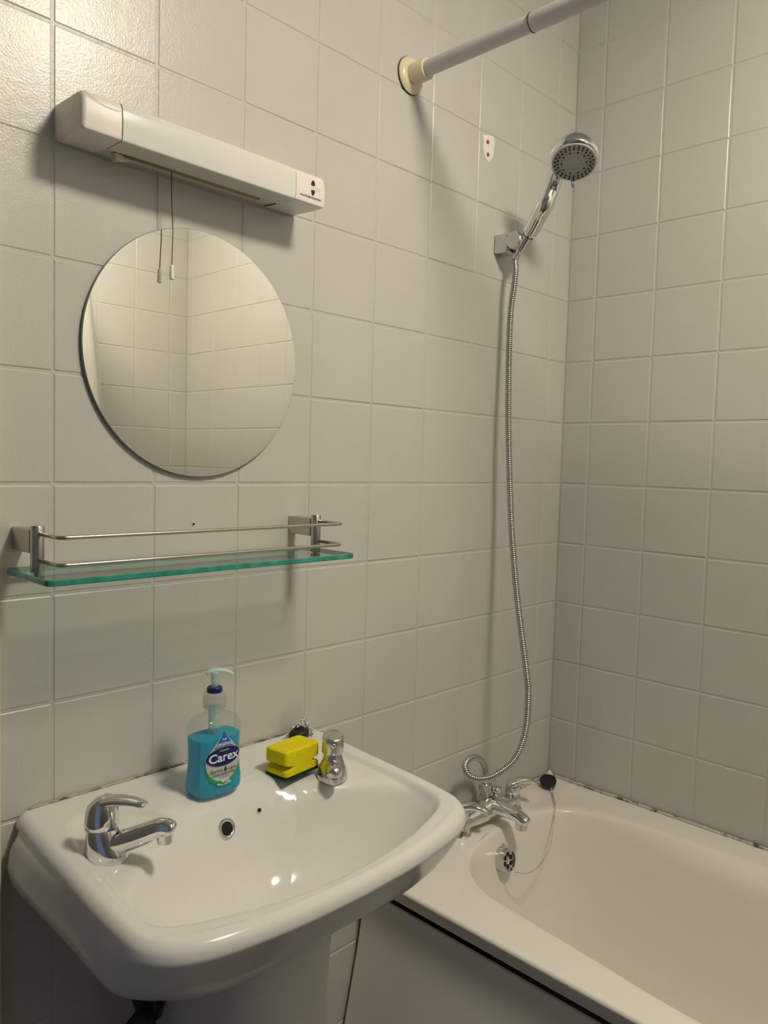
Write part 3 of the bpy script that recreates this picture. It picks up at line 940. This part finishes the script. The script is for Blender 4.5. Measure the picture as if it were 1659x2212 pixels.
def drop(sx, rad, cy, tip, n=60):
    """teardrop: circle bottom, straight sides to a point"""
    d = tip-cy
    a0 = math.asin(rad/d)
    pts = []
    a_s = PI/2-a0
    for k in range(n+1):
        t = (PI/2-a_s)-(k/n)*(2*PI-2*a_s)
        t = PI/2-a_s-k/n*(2*PI-2*a_s)
        pts.append((sx*rad*math.cos(t), cy+rad*math.sin(t)))
    # from right tangent clockwise to left tangent, then the tip
    pts.append((0, tip))
    out = []
    m_ = len(pts)
    for i in range(m_):
        a, b = pts[i], pts[(i+1) % m_]
        out.append(a)
        if i >= m_-2:
            for q in range(1, 8): out.append((a[0]+(b[0]-a[0])*q/8, a[1]+(b[1]-a[1])*q/8))
    return out
lab = decal('label', drop(0.98, 0.0293, -0.0040, 0.0462), M['lab_green'], rb, 0.0003)
def clip_v(out, f): return [(a, f(a, b)) for a, b in out]
decal('label_silver_field', drop(0.985, 0.0290, 0.0022, 0.0455), M['lab_grey'], lab, 0.0006)
tri = [(0, 0.0462)]
top_d = drop(0.98, 0.0293, -0.0040, 0.0462)
tw = []
for k in range(13): tw.append((-0.0232+k*0.0464/12, 0.0155))
blue = [(-0.0225, 0.0135), (0.0225, 0.0135), (0.0, 0.0466)]
bl2 = []
for i in range(3):
    a, b = blue[i], blue[(i+1) % 3]
    for q in range(8): bl2.append((a[0]+(b[0]-a[0])*q/8, a[1]+(b[1]-a[1])*q/8))
decal('label_tip', bl2, M['lab_blue'], lab, 0.0009)
ell = lambda a, b, cy: [(a*math.cos(2*PI*k/60), cy+b*math.sin(2*PI*k/60)) for k in range(60)]
decal('brand_oval_rim', ell(0.0300, 0.0150, 0.0098), M['lab_grey'], lab, 0.0011)
decal('brand_oval', ell(0.0292, 0.0142, 0.0098), M['lab_navy'], lab, 0.0014)
def words(body, size, cx_, cy_, mt, bold=0.0, shear=0.0, sx=1.0, arc=0.0, lift=0.0018):
    V, F = text_mesh(body, size, bold=bold, shear=shear)
    Q = []
    for v in V:
        u = v.x*sx
        Q.append(on_bottle(cx_+u, cy_+v.y+arc*u*u, lift))
    o = mesh('lettering', Q, F, mt, lab, False, fix=False)
    return o
words('THE', 0.0042, 0.0, 0.0352, M['lab_white'], 0.00012)
words('ORIGINAL', 0.0062, 0.0, 0.0283, M['lab_white'], 0.00018, sx=0.98, arc=-6)
words('Cussons', 0.0046, 0.0, 0.0192, M['lab_grey'], 0.0001, 0.25)
words('Carex', 0.0185, 0.0, 0.0085, M['lab_white'], 0.00035, sx=1.10)
words('derma', 0.0092, -0.0125, -0.0098, M['lab_dark'], 0, sx=0.92)
words('care', 0.0092, 0.0152, -0.0098, M['lab_dark'], 0, sx=0.92)
decal('drop_mark', [(a*0.09+0.0030, b*0.09-0.0102) for a, b in drop(1, 0.0293, -0.004, 0.058)], M['lab_dark'], lab, 0.0016, 3, 30)
words('CARING HAND WASH', 0.0040, 0.0, -0.0162, M['lab_dark'], 0.00012, sx=1.0)
words('antibacterial', 0.0040, 0.0, -0.0201, M['lab_dark'], -0.00004)
words('eco', 0.0095, 0.0022, -0.0255, M['lab_white'], 0.00025)
words('REFILL SYSTEM', 0.0036, 0.0, -0.0315, M['lab_white'], 0.0001, arc=14)

# ------------------------------------------------------------------ shaver light
rl = root('shaver_light', (0.21, 0, 1.757), 'white strip light with shaver socket fixed to the tiles above the mirror', 'light')
LX0, LX1, LZ0, LZ1, LD = 0.003, 0.412, 1.758, 1.8085, 0.080
def lsec(x, ins=0.0, d=LD, round_=0.010, yb=-0.0005, x_front=None):
    """cross-section of the strip in the y-z plane, listed from the back bottom round the front to the back top"""
    z0, z1 = LZ0+ins, LZ1-ins
    y1 = -(d-ins)
    P = [(yb, z0+0.004)]
    P += [(-0.02, z0+0.0022), (-0.045, z0+0.0008), (y1+0.006, z0)]
    rb2 = 0.0026
    for k in range(4):
        a = PI/2*k/3
        P.append((y1+rb2-rb2*math.sin(a), z0+rb2-rb2*math.cos(a)))
    P.append((y1-0.0002, z0+0.0055))
    for k in range(1, 4): P.append((y1-0.0012*math.sin(PI*k/4), z0+0.0055+(z1-z0-0.0055-round_*1.3)*k/4))
    for k in range(7):
        a = PI/2*k/6
        P.append((y1+round_*1.3-round_*1.3*math.cos(a), z1-round_*1.3+round_*1.3*math.sin(a)))
    P += [(-0.03, z1+0.0008), (yb, z1+0.0015)]
    return [Vector((x, y, z)) for y, z in P]
g = G(); g.loft([lsec(0.056, 0.0025), lsec(0.350, 0.0025)]); base_l = g.build('back_tray', M['plastic'], rl, smooth=40)
def end_cap(xa, xb, sgn):
    rr = []
    N = 5
    for k in range(N):
        a = PI/2*k/(N-1)
        ins = 0.006*(1-math.sin(a))
        xo = 0.006*(1-math.cos(a))
        rr.append(lsec(xa+sgn*(0.0+0.006-0.006*math.cos(a)) if False else xa+sgn*xo*1.0, ins))
    rr = [lsec(xa, 0.005), lsec(xa+sgn*0.0012, 0.0022), lsec(xa+sgn*0.0035, 0.0006), lsec(xa+sgn*0.006, 0.0), lsec(xb, 0.0)]
    return G().loft(rr).build('end_cap', M['plastic'], rl, smooth=35)
cap_l = end_cap(LX0, 0.0565, 1)
cap_r = end_cap(LX1, 0.3495, -1)
# diffuser: front shell only, stops part way under the bottom
def dsec(x, ins=0.0):
    P = lsec(x, -0.0006+ins)
    P = [p for p in P]
    P[0] = Vector((x, -0.036, LZ0+0.0008+ins)); P[1] = Vector((x, -0.040, LZ0+0.0002+ins)); P[-1] = Vector((x, -0.012, LZ1+0.0014-ins))
    return P
g = G(); g.loft([dsec(0.0575, 0.002), dsec(0.0578, 0.0), dsec(0.13), dsec(0.21), dsec(0.28), dsec(0.3482, 0.0), dsec(0.3485, 0.002)])
diff = g.build('diffuser', M['diffuser'], rl, smooth=40)
for x in (0.0570, 0.3490):
    G().loft([lsec(x-0.0004, 0.0012), lsec(x+0.0004, 0.0012)]).build('seam', M['seam'], rl, smooth=False)
g = G().tube([(0.088, -0.0335, LZ0+0.0010), (0.20, -0.0335, LZ0+0.0010), (0.312, -0.0335, LZ0+0.0010)], 0, 10, flat=[(.0042, .0030)]*3, upv=(0, 0, 1))
g.build('amber_strip', M['amber'], rl)
# rocker switch
sw = G().add([(0.073, -0.030, 1.7605), (0.098, -0.030, 1.7605), (0.098, -0.014, 1.7625), (0.073, -0.014, 1.7625),
              (0.075, -0.027, 1.7500), (0.084, -0.027, 1.7525), (0.0965, -0.027, 1.7555), (0.0965, -0.017, 1.7565), (0.084, -0.017, 1.7535), (0.075, -0.017, 1.7510)],
             [[0, 3, 2, 1], [0, 1, 6, 5, 4], [2, 3, 9, 8, 7], [1, 2, 7, 6], [3, 0, 4, 9], [4, 5, 8, 9], [5, 6, 7, 8]])
sw.build('rocker_switch', M['cream'], rl, smooth=False, bevel=(0.0008, 1))
# pull cord
G().lathe([(0.0022, 0.0), (0.0022, -0.0015), (0.001, -0.002)], (0.164, -0.022, 1.7615), (0, 0, 1), 12).build('cord_eyelet', M['seam'], rl)
cp = spline([(0.164, -0.022, 1.7605), (0.1645, -0.0225, 1.72), (0.1665, -0.023, 1.68), (0.1655, -0.0235, 1.65), (0.1648, -0.024, 1.626)], 6)
cord = G().tube(cp, 0.00075, 8).build('pull_cord', M['cord'], rl)
G().lathe([(0.0012, 0.001), (0.0025, 0.0), (0.0031, -0.002), (0.0033, -0.016), (0.0036, -0.0195), (0.0020, -0.0205)], (0.1648, -0.024, 1.627), (0, 0, 1), 16).build('cord_pull', M['ceramic_bare'], cord, smooth=40)
# print on the right cap
fy = -(LD+0.0016)
def flat_decal(name, pts, mt, parent, thick=0.0004):
    g = G(); g.loft([[Vector((x, fy, z)) for x, z in pts], [Vector((x, fy-thick, z)) for x, z in pts]])
    return g.build(name, mt, parent, smooth=False)
ax0, az = 0.3835, 1.7845
def arrow(sgn, zc):
    P = [(-0.0036, -0.0036)]+[(-0.0036*math.cos(PI*k/8), -0.0036+0.0078*math.sin(PI*k/8)) for k in range(1, 8)]+[(0.0036, -0.0036)]
    return [(ax0+x, zc+sgn*z) for x, z in P]
flat_decal('arrow_mark', arrow(1, az+0.0068), M['black'], cap_r)
flat_decal('arrow_mark', arrow(-1, az-0.0082), M['black'], cap_r)
def cap_words(body, size, x, z, mt, bold=0.0, sx=1.0):
    V, F = text_mesh(body, size, bold=bold)
    return mesh('lettering', [(x+v.x*sx, fy-0.0003, z+v.y) for v in V], F, mt, cap_r, False, fix=False)
cap_words('Set correct voltage using switch below', 0.0030, 0.3795, 1.7685, M['black'], 0.00012, sx=0.92)
cap_words('Shavers Only', 0.0032, 0.3905, az+0.0008, M['grey_print'])
cap_words('115V / 230V', 0.0032, 0.3905, az-0.0030, M['grey_print'])
# crack line on the left cap
G().tube(spline([(0.006, -0.0785, 1.8050), (0.016, -0.0815, 1.7985), (0.030, -0.0815, 1.7945), (0.044, -0.0815, 1.7935), (0.054, -0.0815, 1.7942)], 4), 0.00022, 5).build('hairline_crack', M['seam'], cap_l)

# ------------------------------------------------------------------ round mirror
mc = Vector((0.2265, -0.0015, 1.5050)); mr_ = 0.189
rm = root('round_mirror', (mc.x, 0, mc.z), 'round frameless mirror on the tiles below the strip light', 'mirror')
G().lathe([(mr_, 0.0), (mr_, 0.0045), (mr_-0.0008, 0.0050)], mc, (0, -1, 0), 160, True, False).build('mirror_backing', M['mirror_edge'], rm, smooth=40)
n = 160
V = [mc+Vector(((mr_-0.0008)*math.cos(2*PI*k/n), -0.0052, (mr_-0.0008)*math.sin(2*PI*k/n))) for k in range(n)]
mesh('mirror_face', V, [list(range(n))], M['mirror'], rm, smooth=False)

# ------------------------------------------------------------------ glass shelf
rs = root('glass_shelf', (0.19, 0, 1.19), 'green edged glass shelf with brushed steel gallery rails below the mirror', 'shelf')
GZ1 = 1.196; GT = 0.008
poly = [(-0.064, -0.012), (-0.0745, -0.145)]
gl_out = [(-0.061, -0.010), (-0.0655, -0.013), (-0.0725, -0.140), (-0.066, -0.1475), (0.4495, -0.1475), (0.458, -0.140), (0.455, -0.013), (0.450, -0.010)]
# rounded rectangle sheet
def rrect(x0, x1, y0, y1, r, n=6):
    P = []
    for cx_, cy_, a0 in ((x1-r, y1-r, 0), (x0+r, y1-r, PI/2), (x0+r, y0+r, PI), (x1-r, y0+r, 3*PI/2)):
        for k in range(n+1):
            a = a0+PI/2*k/n
            P.append((cx_+r*math.cos(a), cy_+r*math.sin(a)))
    return P
SX0, SX1, SY0, SY1 = -0.0670, 0.4380, -0.1455, -0.012
P = rrect(SX0, SX1, SY0, SY1, 0.009)
P_in = rrect(SX0+0.0012, SX1-0.0012, SY0+0.0012, SY1-0.0012, 0.008)
n = len(P)
V = [(x, y, GZ1) for x, y in P_in]+[(x, y, GZ1-GT) for x, y in P_in]
top_bot = mesh('glass_sheet', V, [list(range(n)), list(range(2*n-1, n-1, -1))], M['glass'], rs, smooth=False, fix=False)
g = G(); g.loft([[Vector((x, y, GZ1)) for x, y in P_in], [Vector((x, y, GZ1-0.0012)) for x, y in P], [Vector((x, y, GZ1-GT+0.0012)) for x, y in P], [Vector((x, y, GZ1-GT)) for x, y in P_in]], False, False)
g.build('glass_edge', M['glass_edge'], rs, smooth=40)
for px_, py_ in ((-0.046, -0.064), (0.4205, -0.064)):
    G().box((px_-0.008, -0.058, 1.219), (px_+0.008, -0.0005, 1.2490)).build('bracket', M['steel'], rs, smooth=False, bevel=(0.0008, 1))
    G().lathe([(0.0082, GZ1-0.0005), (0.0085, GZ1+0.0008), (0.0085, 1.2535), (0.0078, 1.2545)], (px_, py_, 0), (0, 0, 1), 28).build('post', M['steel'], rs, smooth=40)
    G().lathe([(0.0085, GZ1-GT-0.004), (0.0085, GZ1-GT), (0.004, GZ1-GT), (0.004, GZ1)], (px_, py_, 0), (0, 0, 1), 20).build('clamp_foot', M['steel'], rs, smooth=40)
for z in (1.2445, 1.2105):
    xa, xb_, ys_, yf_, rr = -0.046, 0.4205, -0.066, -0.131, 0.010
    path = [(xa, ys_, z), (xa-0.0, yf_+rr, z)]
    for k in range(7):
        a = PI+PI/2*k/6
        path.append((xa+rr+rr*math.cos(a), yf_+rr+rr*math.sin(a), z))
    path += [(0.19, yf_, z)]
    for k in range(7):
        a = 3*PI/2+PI/2*k/6
        path.append((xb_-rr+rr*math.cos(a), yf_+rr+rr*math.sin(a), z))
    path.append((xb_, ys_, z))
    G().tube(path, 0.0027, 12, upv=(0, 0, 1)).build('gallery_rail', M['steel'], rs)

# ------------------------------------------------------------------ shower curtain rail and curtain
RX, RZ = 0.690, 2.094
rr_ = root('curtain_rail', (RX, 0, RZ), 'white telescopic shower curtain rail crossing above the bath', 'rail')
G().lathe([(0.034, 0.0), (0.034, 0.004), (0.030, 0.008), (0.024, 0.011)], (RX, -0.0005, RZ), (0, -1, 0), 36).build('wall_flange', M['cream'], rr_, smooth=40)
G().lathe([(0.035, 0.0), (0.035, 0.002)], (RX, -0.0002, RZ), (0, -1, 0), 36).build('flange_gasket', M['rubber'], rr_, smooth=40)
G().lathe([(0.0205, 0.008), (0.0195, 0.012), (0.0195, 0.044), (0.0185, 0.046), (0.0150, 0.046)], (RX, 0, RZ), (0, -1, 0), 32).build('sleeve', M['cream'], rr_, smooth=40)
G().lathe([(0.0142, 0.040), (0.0142, 0.280)], (RX, 0, RZ), (0, -1, 0), 32).build('inner_tube', M['rail'], rr_, smooth=40)
G().lathe([(0.0146, 0.2795), (0.0156, 0.2805), (0.0160, 0.2830), (0.0160, 1.775)], (RX, 0, RZ), (0, -1, 0), 32).build('outer_tube', M['rail'], rr_, smooth=40)
G().lathe([(0.0165, 0.2795), (0.0165, 0.2803)], (RX, 0, RZ), (0, -1, 0), 32).build('tube_joint', M['seam'], rr_, smooth=40)
G().lathe([(0.034, 0.0), (0.030, 0.008), (0.0205, 0.012), (0.0195, 0.045)], (RX, YF+0.0005, RZ), (0, 1, 0), 32).build('wall_flange', M['cream'], rr_, smooth=40)
# curtain drawn back to the far end
rc_ = root('shower_curtain', (RX, -1.55, RZ), 'plain off white shower curtain gathered at the far end of the rail', 'curtain')
nz, nu = 40, 90
rings_f = []; V = []; F = []
def cpos(i, j):
    u = i/nu; w = j/nz
    z = RZ-0.03-w*1.45
    lead = -1.405+0.33*max(0, min(1, (w-0.02)/0.62))**1.1*0.62
    y = lead+(-1.76-lead)*u
    amp = 0.010+0.018*w
    x = RX+0.045*math.sin(u*PI*5.0+0.5)*(0.35+0.65*w)*min(1, u*6+0.12)+amp*0.3*math.sin(u*23)
    crease = 0.0035*math.exp(-((z-1.66)/0.004)**2)+0.0035*math.exp(-((z-1.96)/0.004)**2)
    return Vector((x-crease, y, z))
for j in range(nz+1):
    for i in range(nu+1): V.append(cpos(i, j))
for j in range(nz):
    for i in range(nu):
        a = j*(nu+1)+i
        F.append([a, a+1, a+nu+2, a+nu+1])
cur = mesh('cloth', V, F, M['curtain'], rc_, True)
sm = cur.modifiers.new('thickness', 'SOLIDIFY'); sm.thickness = 0.0012
for k in range(8):
    g = G(); torus(g, (RX, -1.42-k*0.045, RZ-0.006), (0, 1, 0.15), 0.0235, 0.0016, 20, 6)
    g.build('curtain_ring', M['ceramic_bare'], rc_)

# ------------------------------------------------------------------ hand shower, holder, hose
rh = root('shower_holder', (0.985, 0, 1.835), 'chrome wall bracket gripping the hand shower', 'bracket')
hb = Vector((0.981, 0, 1.836))
# tapered block from the wall to the clip
def blk(y, hw, zt, zb2, cx_): return [Vector((cx_-hw, y, zb2)), Vector((cx_+hw, y, zb2)), Vector((cx_+hw, y, zt)), Vector((cx_-hw, y, zt))]
g = G(); g.loft([blk(-0.0005, .0195, 1.858, 1.816, 0.998), blk(-0.030, .0185, 1.856, 1.815, 0.998), blk(-0.038, .018, 1.855, 1.817, 0.998)])
g.build('wall_block', M['chrome_soft'], rh, smooth=False, bevel=(0.004, 3))
HB = Vector((1.000, -0.064, 1.832))           # pivot, where the handset sits
HC = Vector((0.975, -0.197, 1.971))           # centre of the spray head
hax = (HC-HB).normalized()
wx = Vector((1, 0, 0)); cax = (wx-hax*wx.dot(hax)).normalized()
g = G()
g.lathe([(0.006, -0.0225), (0.0175, -0.0225), (0.0195, -0.020), (0.0195, -0.0075), (0.0180, -0.0065)], (HB.x, -0.052, 1.838), (1, 0, 0), 32)
g.build('clip_cheek', M['chrome_soft'], rh, smooth=40)
g = G()
g.lathe([(0.0180, 0.0065), (0.0195, 0.0075), (0.0195, 0.020), (0.0175, 0.0225), (0.006, 0.0225)], (HB.x, -0.052, 1.838), (1, 0, 0), 32)
g.build('clip_cheek', M['chrome_soft'], rh, smooth=40)
G().lathe([(0.0150, -0.016), (0.0150, 0.016), (0.0125, 0.016), (0.0125, -0.016)], HB+hax*0.002, hax, 24, False, False).build('clip_sleeve', M['chrome_soft'], rh, smooth=40)

rsh = root('hand_shower', HB-hax*0.02, 'chrome hand shower with round grey spray plate', 'shower head')
vdir = (CAM-HC).normalized()
fn = Vector((vdir.x*0.80, vdir.y*0.80, 0)).normalized()*math.cos(1.04)+Vector((0, 0, -1))*math.sin(1.04)
fn.normalize()
rimd = -(hax-fn*hax.dot(fn)).normalized()
path = [HB-hax*0.022, HB+hax*0.03, HB+hax*0.065, HB+hax*0.098, HC+rimd*0.062-fn*0.020, HC+rimd*0.036-fn*0.018, HC+rimd*0.015-fn*0.018]
bend = [0, .0, .004, .007, .0, 0, 0]
pth = spline([p+Vector((-0.5, 0.4, 0.0))*b for p, b in zip(path, bend)], 6)
pth = resample(pth, 81, closed=False)
n = len(pth)
rad = [float(np.interp(i/(n-1), [0, 0.14, 0.15, 0.20, 0.21, 0.45, 0.66, 0.80, 1.0], [.0085, .0085, .0105, .0105, .0168, .0180, .0172, .0180, .0165])) for i in range(n)]
G().tube(pth, rad, 28).build('handle', M['chrome'], rsh, smooth=40)
body_h = G().lathe([(0.010, -0.036), (0.028, -0.034), (0.042, -0.028), (0.0490, -0.018), (0.0510, -0.008), (0.0505, 0.001), (0.0478, 0.0058), (0.0445, 0.0068)], HC, fn, 56)
head = body_h.build('spray_head', M['chrome'], rsh, smooth=50)
M['plate'] = mat('grey_spray_plate', (0.40, 0.41, 0.41), 0.38)
G().lathe([(0.0440, 0.0060), (0.0434, 0.0086), (0.030, 0.0094), (0.0005, 0.0096)], HC, fn, 56).build('spray_plate', M['plate'], head, smooth=40)
f1 = hax.cross(fn).normalized(); f2 = fn.cross(f1)
g = G()
for R_, cnt, rr0, hh, off in ((0.0383, 26, 0.0019, 0.0030, 0.0), (0.0325, 24, 0.0019, 0.0030, 0.1)):
    for k in range(cnt):
        a = 2*PI*k/cnt+off
        g.lathe([(rr0, 0.0085), (rr0*0.95, 0.0098+hh*0.4), (rr0*0.6, 0.0098+hh*0.55)], HC+(f1*math.cos(a)+f2*math.sin(a))*R_, fn, 10)
for R_, cnt, rr0 in ((0.0250, 10, 0.0020), (0.0255, 10, 0.0008), (0.0145, 10, 0.0006)):
    for k in range(cnt):
        a = 2*PI*k/cnt+(0.31 if rr0 < 0.001 else 0)
        g.lathe([(rr0, 0.0088), (rr0, 0.0102), (rr0*0.5, 0.0103)], HC+(f1*math.cos(a)+f2*math.sin(a))*R_, fn, 8)
tag(g.build('nozzles', M['black'], head, smooth=40), kind='stuff')
tb = HC-f2*0.0 
lowd = (Vector((0, 0, -1))-fn*Vector((0, 0, -1)).dot(fn)).normalized()
G().tube([HC+lowd*0.044+fn*0.010, HC+lowd*0.050+fn*0.012, HC+lowd*0.058+fn*0.011], [0.0048, 0.0040, 0.0024], 12).build('selector_tab', M['plate'], head)

# hose
hp = [HB-hax*0.020, HB-hax*0.034+Vector((0, 0.0, -0.006)), (0.9933, -0.050, 1.760), (0.9990, -0.037, 1.6614), (0.988, -0.05, 1.4556), (0.9862, -0.067, 1.2508),
      (0.9777, -0.085, 1.150), (0.964, -0.11, 1.052), (0.9482, -0.15, 0.9098), (0.9482, -0.157, 0.861), (0.9433, -0.157, 0.7814), (0.9207, -0.148, 0.7239), (0.878, -0.132, 0.6974),
      (0.8495, -0.115, 0.69), (0.8318, -0.098, 0.6957), (0.8341, -0.082, 0.7091), (0.867, -0.066, 0.7129), (0.9139, -0.053, 0.7021), (0.9516, -0.045, 0.6751), (0.9661, -0.042, 0.6434), (0.9658, -0.042, 0.626)]
rhose = root('shower_hose', (0.975, -0.06, 0.63), 'ribbed metal shower hose hanging down to the bath tap', 'hose')
dense = spline(hp, 40)
Lh = sum((dense[i+1]-dense[i]).length for i in range(len(dense)-1))
pitch = 0.0046
cnt = int(Lh/pitch)
pts_ = resample(dense, cnt*6+1, closed=False)
rad = []
for i in range(len(pts_)):
    rad.append((0.0054, 0.0067, 0.0070, 0.0071, 0.0070, 0.0067)[i % 6])
G().tube(pts_, rad, 14).build('ribbed_tube', M['hose'], rhose, smooth=True)
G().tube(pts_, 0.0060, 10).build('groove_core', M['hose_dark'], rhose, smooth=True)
G().tube([hp[0]+hax*0.004, hp[0]-hax*0.008, hp[0]-hax*0.016], [0.0082, 0.0088, 0.0080], 16).build('end_cone', M['chrome_soft'], rhose, smooth=40)
G().tube([(0.9655, -0.042, 0.652), (0.9658, -0.042, 0.640), (0.9658, -0.042, 0.6235)], [0.0072, 0.0080, 0.0080], 16).build('end_cone', M['chrome_soft'], rhose, smooth=40)

# ------------------------------------------------------------------ bath mixer tap
tx0, tx1, ty, tz = 0.862, 1.054, -0.056, ZB
rt_ = root('bath_mixer_tap', (0.958, ty, ZB), 'chrome bath shower mixer tap with two levers on the bath rim', 'tap')
upz = Vector((0, 0, 1))
for x in (tx0, tx1):
    G().lathe([(0.0230, 0.0), (0.0232, 0.003), (0.0205, 0.006), (0.0190, 0.022), (0.0182, 0.034), (0.0165, 0.036)], (x, ty, tz), (0, 0, 1), 32).build('leg', M['chrome'], rt_, smooth=40)
# bridge body
path = spline([(tx0+0.004, ty, tz+.021), (tx0+0.035, ty-.002, tz+.025), (0.935, ty-.004, tz+.030), (0.958, ty-.005, tz+.032), (0.981, ty-.004, tz+.030), (tx1-0.035, ty-.002, tz+.025), (tx1-0.004, ty, tz+.021)], 6)
n = len(path)
fl = [(0.016+0.009*math.sin(PI*i/(n-1))**2, 0.0155+0.009*math.sin(PI*i/(n-1))**2) for i in range(n)]
G().tube(path, 0, 24, flat=fl, upv=(0, 0, 1)).build('bridge', M['chrome'], rt_)
# spout
path = spline([(0.958, ty+.004, tz+.034), (0.958, ty-.022, tz+.040), (0.959, ty-.052, tz+.041), (0.960, ty-.080, tz+.038), (0.960, ty-.096, tz+.032), (0.960, ty-.104, tz+.025)], 5)
n = len(path); fl = []
for i in range(n):
    t = i/(n-1); ra = 0.0205+(0.0150-0.0205)*min(1, t*1.5); k = 1 if t < .84 else math.sqrt(max(.05, 1-((t-.84)/.16)**2))
    fl.append((ra*k, (ra*.86)*k))
G().tube(path, 0, 24, flat=fl, upv=(0, 0, 1)).build('spout', M['chrome'], rt_)
G().lathe([(0.0125, 0.004), (0.0128, -0.010), (0.0120, -0.016), (0.0098, -0.016), (0.0098, -0.012), (0.0005, -0.012)], (0.960, ty-.090, tz+.028), (0, 0, 1), 24).build('aerator', M['chrome_soft'], rt_, smooth=40)
# hose outlet and diverter
G().lathe([(0.0150, .036), (0.0140, .050), (0.0112, .054), (0.0112, .060), (0.0145, .062), (0.0150, .070), (0.0145, .079), (0.0105, .081)], (0.9655, -0.042, tz), (0, 0, 1), 24).build('hose_outlet', M['chrome_dull'], rt_, smooth=40)
G().lathe([(0.0095, .044), (0.0095, .052), (0.0075, .054), (0.0085, .058), (0.0118, .064), (0.0120, .070), (0.0108, .0715), (0.0005, .072)], (0.986, -0.058, tz), (0, 0, 1), 24).build('diverter_knob', M['chrome_soft'], rt_, smooth=40)
def bath_lever(x, l, dotm):
    l = Vector((*l, 0)).normalized(); ls = l.cross(upz); b = Vector((x, ty, tz))
    g = G(); rings = []
    N = 28
    for h, q, tl in ((.0370, .0165, 0), (.0375, .0182, 0), (.046, .0180, .05), (.053, .0175, .15), (.060, .0158, .3), (.0645, .0115, .4), (.066, .004, .45)):
        ring = []
        for k in range(N):
            a = 2*PI*k/N
            ring.append(b+l*(q*math.cos(a))+ls*q*math.sin(a)+upz*(h+tl*q*math.cos(a)*0.35))
        rings.append(ring)
    g.loft(rings)
    arm = spline([b+l*-0.008+upz*.0580, b+l*0.010+upz*.0640, b+l*0.028+upz*.0660, b+l*0.044+upz*.0630, b+l*0.056+upz*.0570, b+l*0.059+upz*.0550], 5)
    n = len(arm); fl = []
    for i in range(n):
        t = i/(n-1); k = 1 if t < .86 else math.sqrt(max(.03, 1-((t-.86)/.14)**2))
        fl.append(((.0155-.0070*t)*k, (.0105-.0066*t)*k))
    g.tube(arm, 0, 20, flat=fl, upv=(0, 0, 1))
    lev = g.build('lever', M['chrome'], rt_)
    G().lathe([(0.0036, -0.0006), (0.0036, 0.0006), (0.0005, 0.0008)], b+l*0.0178+upz*0.046, l, 14).build('temperature_dot', dotm, lev)
bath_lever(tx0, (0.50, -0.86), M['red_dot'])
bath_lever(tx1, (0.87, -0.49), M['blue_dot'])

# ------------------------------------------------------------------ bath plug on its ball chain
bp = Vector((1.222, -0.048, ZB+0.004))
rbp = root('bath_plug', (bp.x, bp.y, ZB), 'black rubber bath plug on a ball chain lying in the bath corner', 'plug')
pax = Vector((-0.34, -0.16, 0.92)).normalized()
bpc = bp+Vector((0, 0, 0.0035))
G().lathe([(0.0175, 0.0), (0.0190, 0.0015), (0.0205, 0.0120), (0.0198, 0.0140), (0.0165, 0.0145), (0.0155, 0.0130), (0.0005, 0.0130)], bpc, pax, 36).build('stopper', M['rubber'], rbp, smooth=50)
ch = spline([bpc+Vector((-0.010, -0.012, 0.003)), (1.195, -0.077, ZB+0.0015), (1.152, -0.110, ZB+0.0030), (1.120, -0.131, ZB+0.0005), (1.075, -0.155, ZB-0.026), (1.025, -0.176, ZB-0.048), (0.985, -0.182, ZB-0.062), (0.956, -0.179, ZB-0.069), (0.938, -0.170, ZB-0.070), (0.926, -0.158, ZB-0.068)], 20)
bd = resample(ch, 150, closed=False)
g = G()
for p in bd:
    g.lathe([(0.0003, -0.0015), (0.0013, -0.0008), (0.0016, 0), (0.0013, 0.0008), (0.0003, 0.0015)], p, (0, 0, 1), 6)
g.tube(bd, 0.0004, 5)
tag(g.build('ball_chain', M['chrome_dull'], rbp), kind='stuff')
g = G(); torus(g, (0.925, -0.1510, ZB-0.068), (0.8, 0.3, 0.2), 0.0065, 0.0008, 18, 6, sx=1.5, e=(0.2, -0.5, -0.6)); g.build('chain_loop', M['chrome'], rbp)
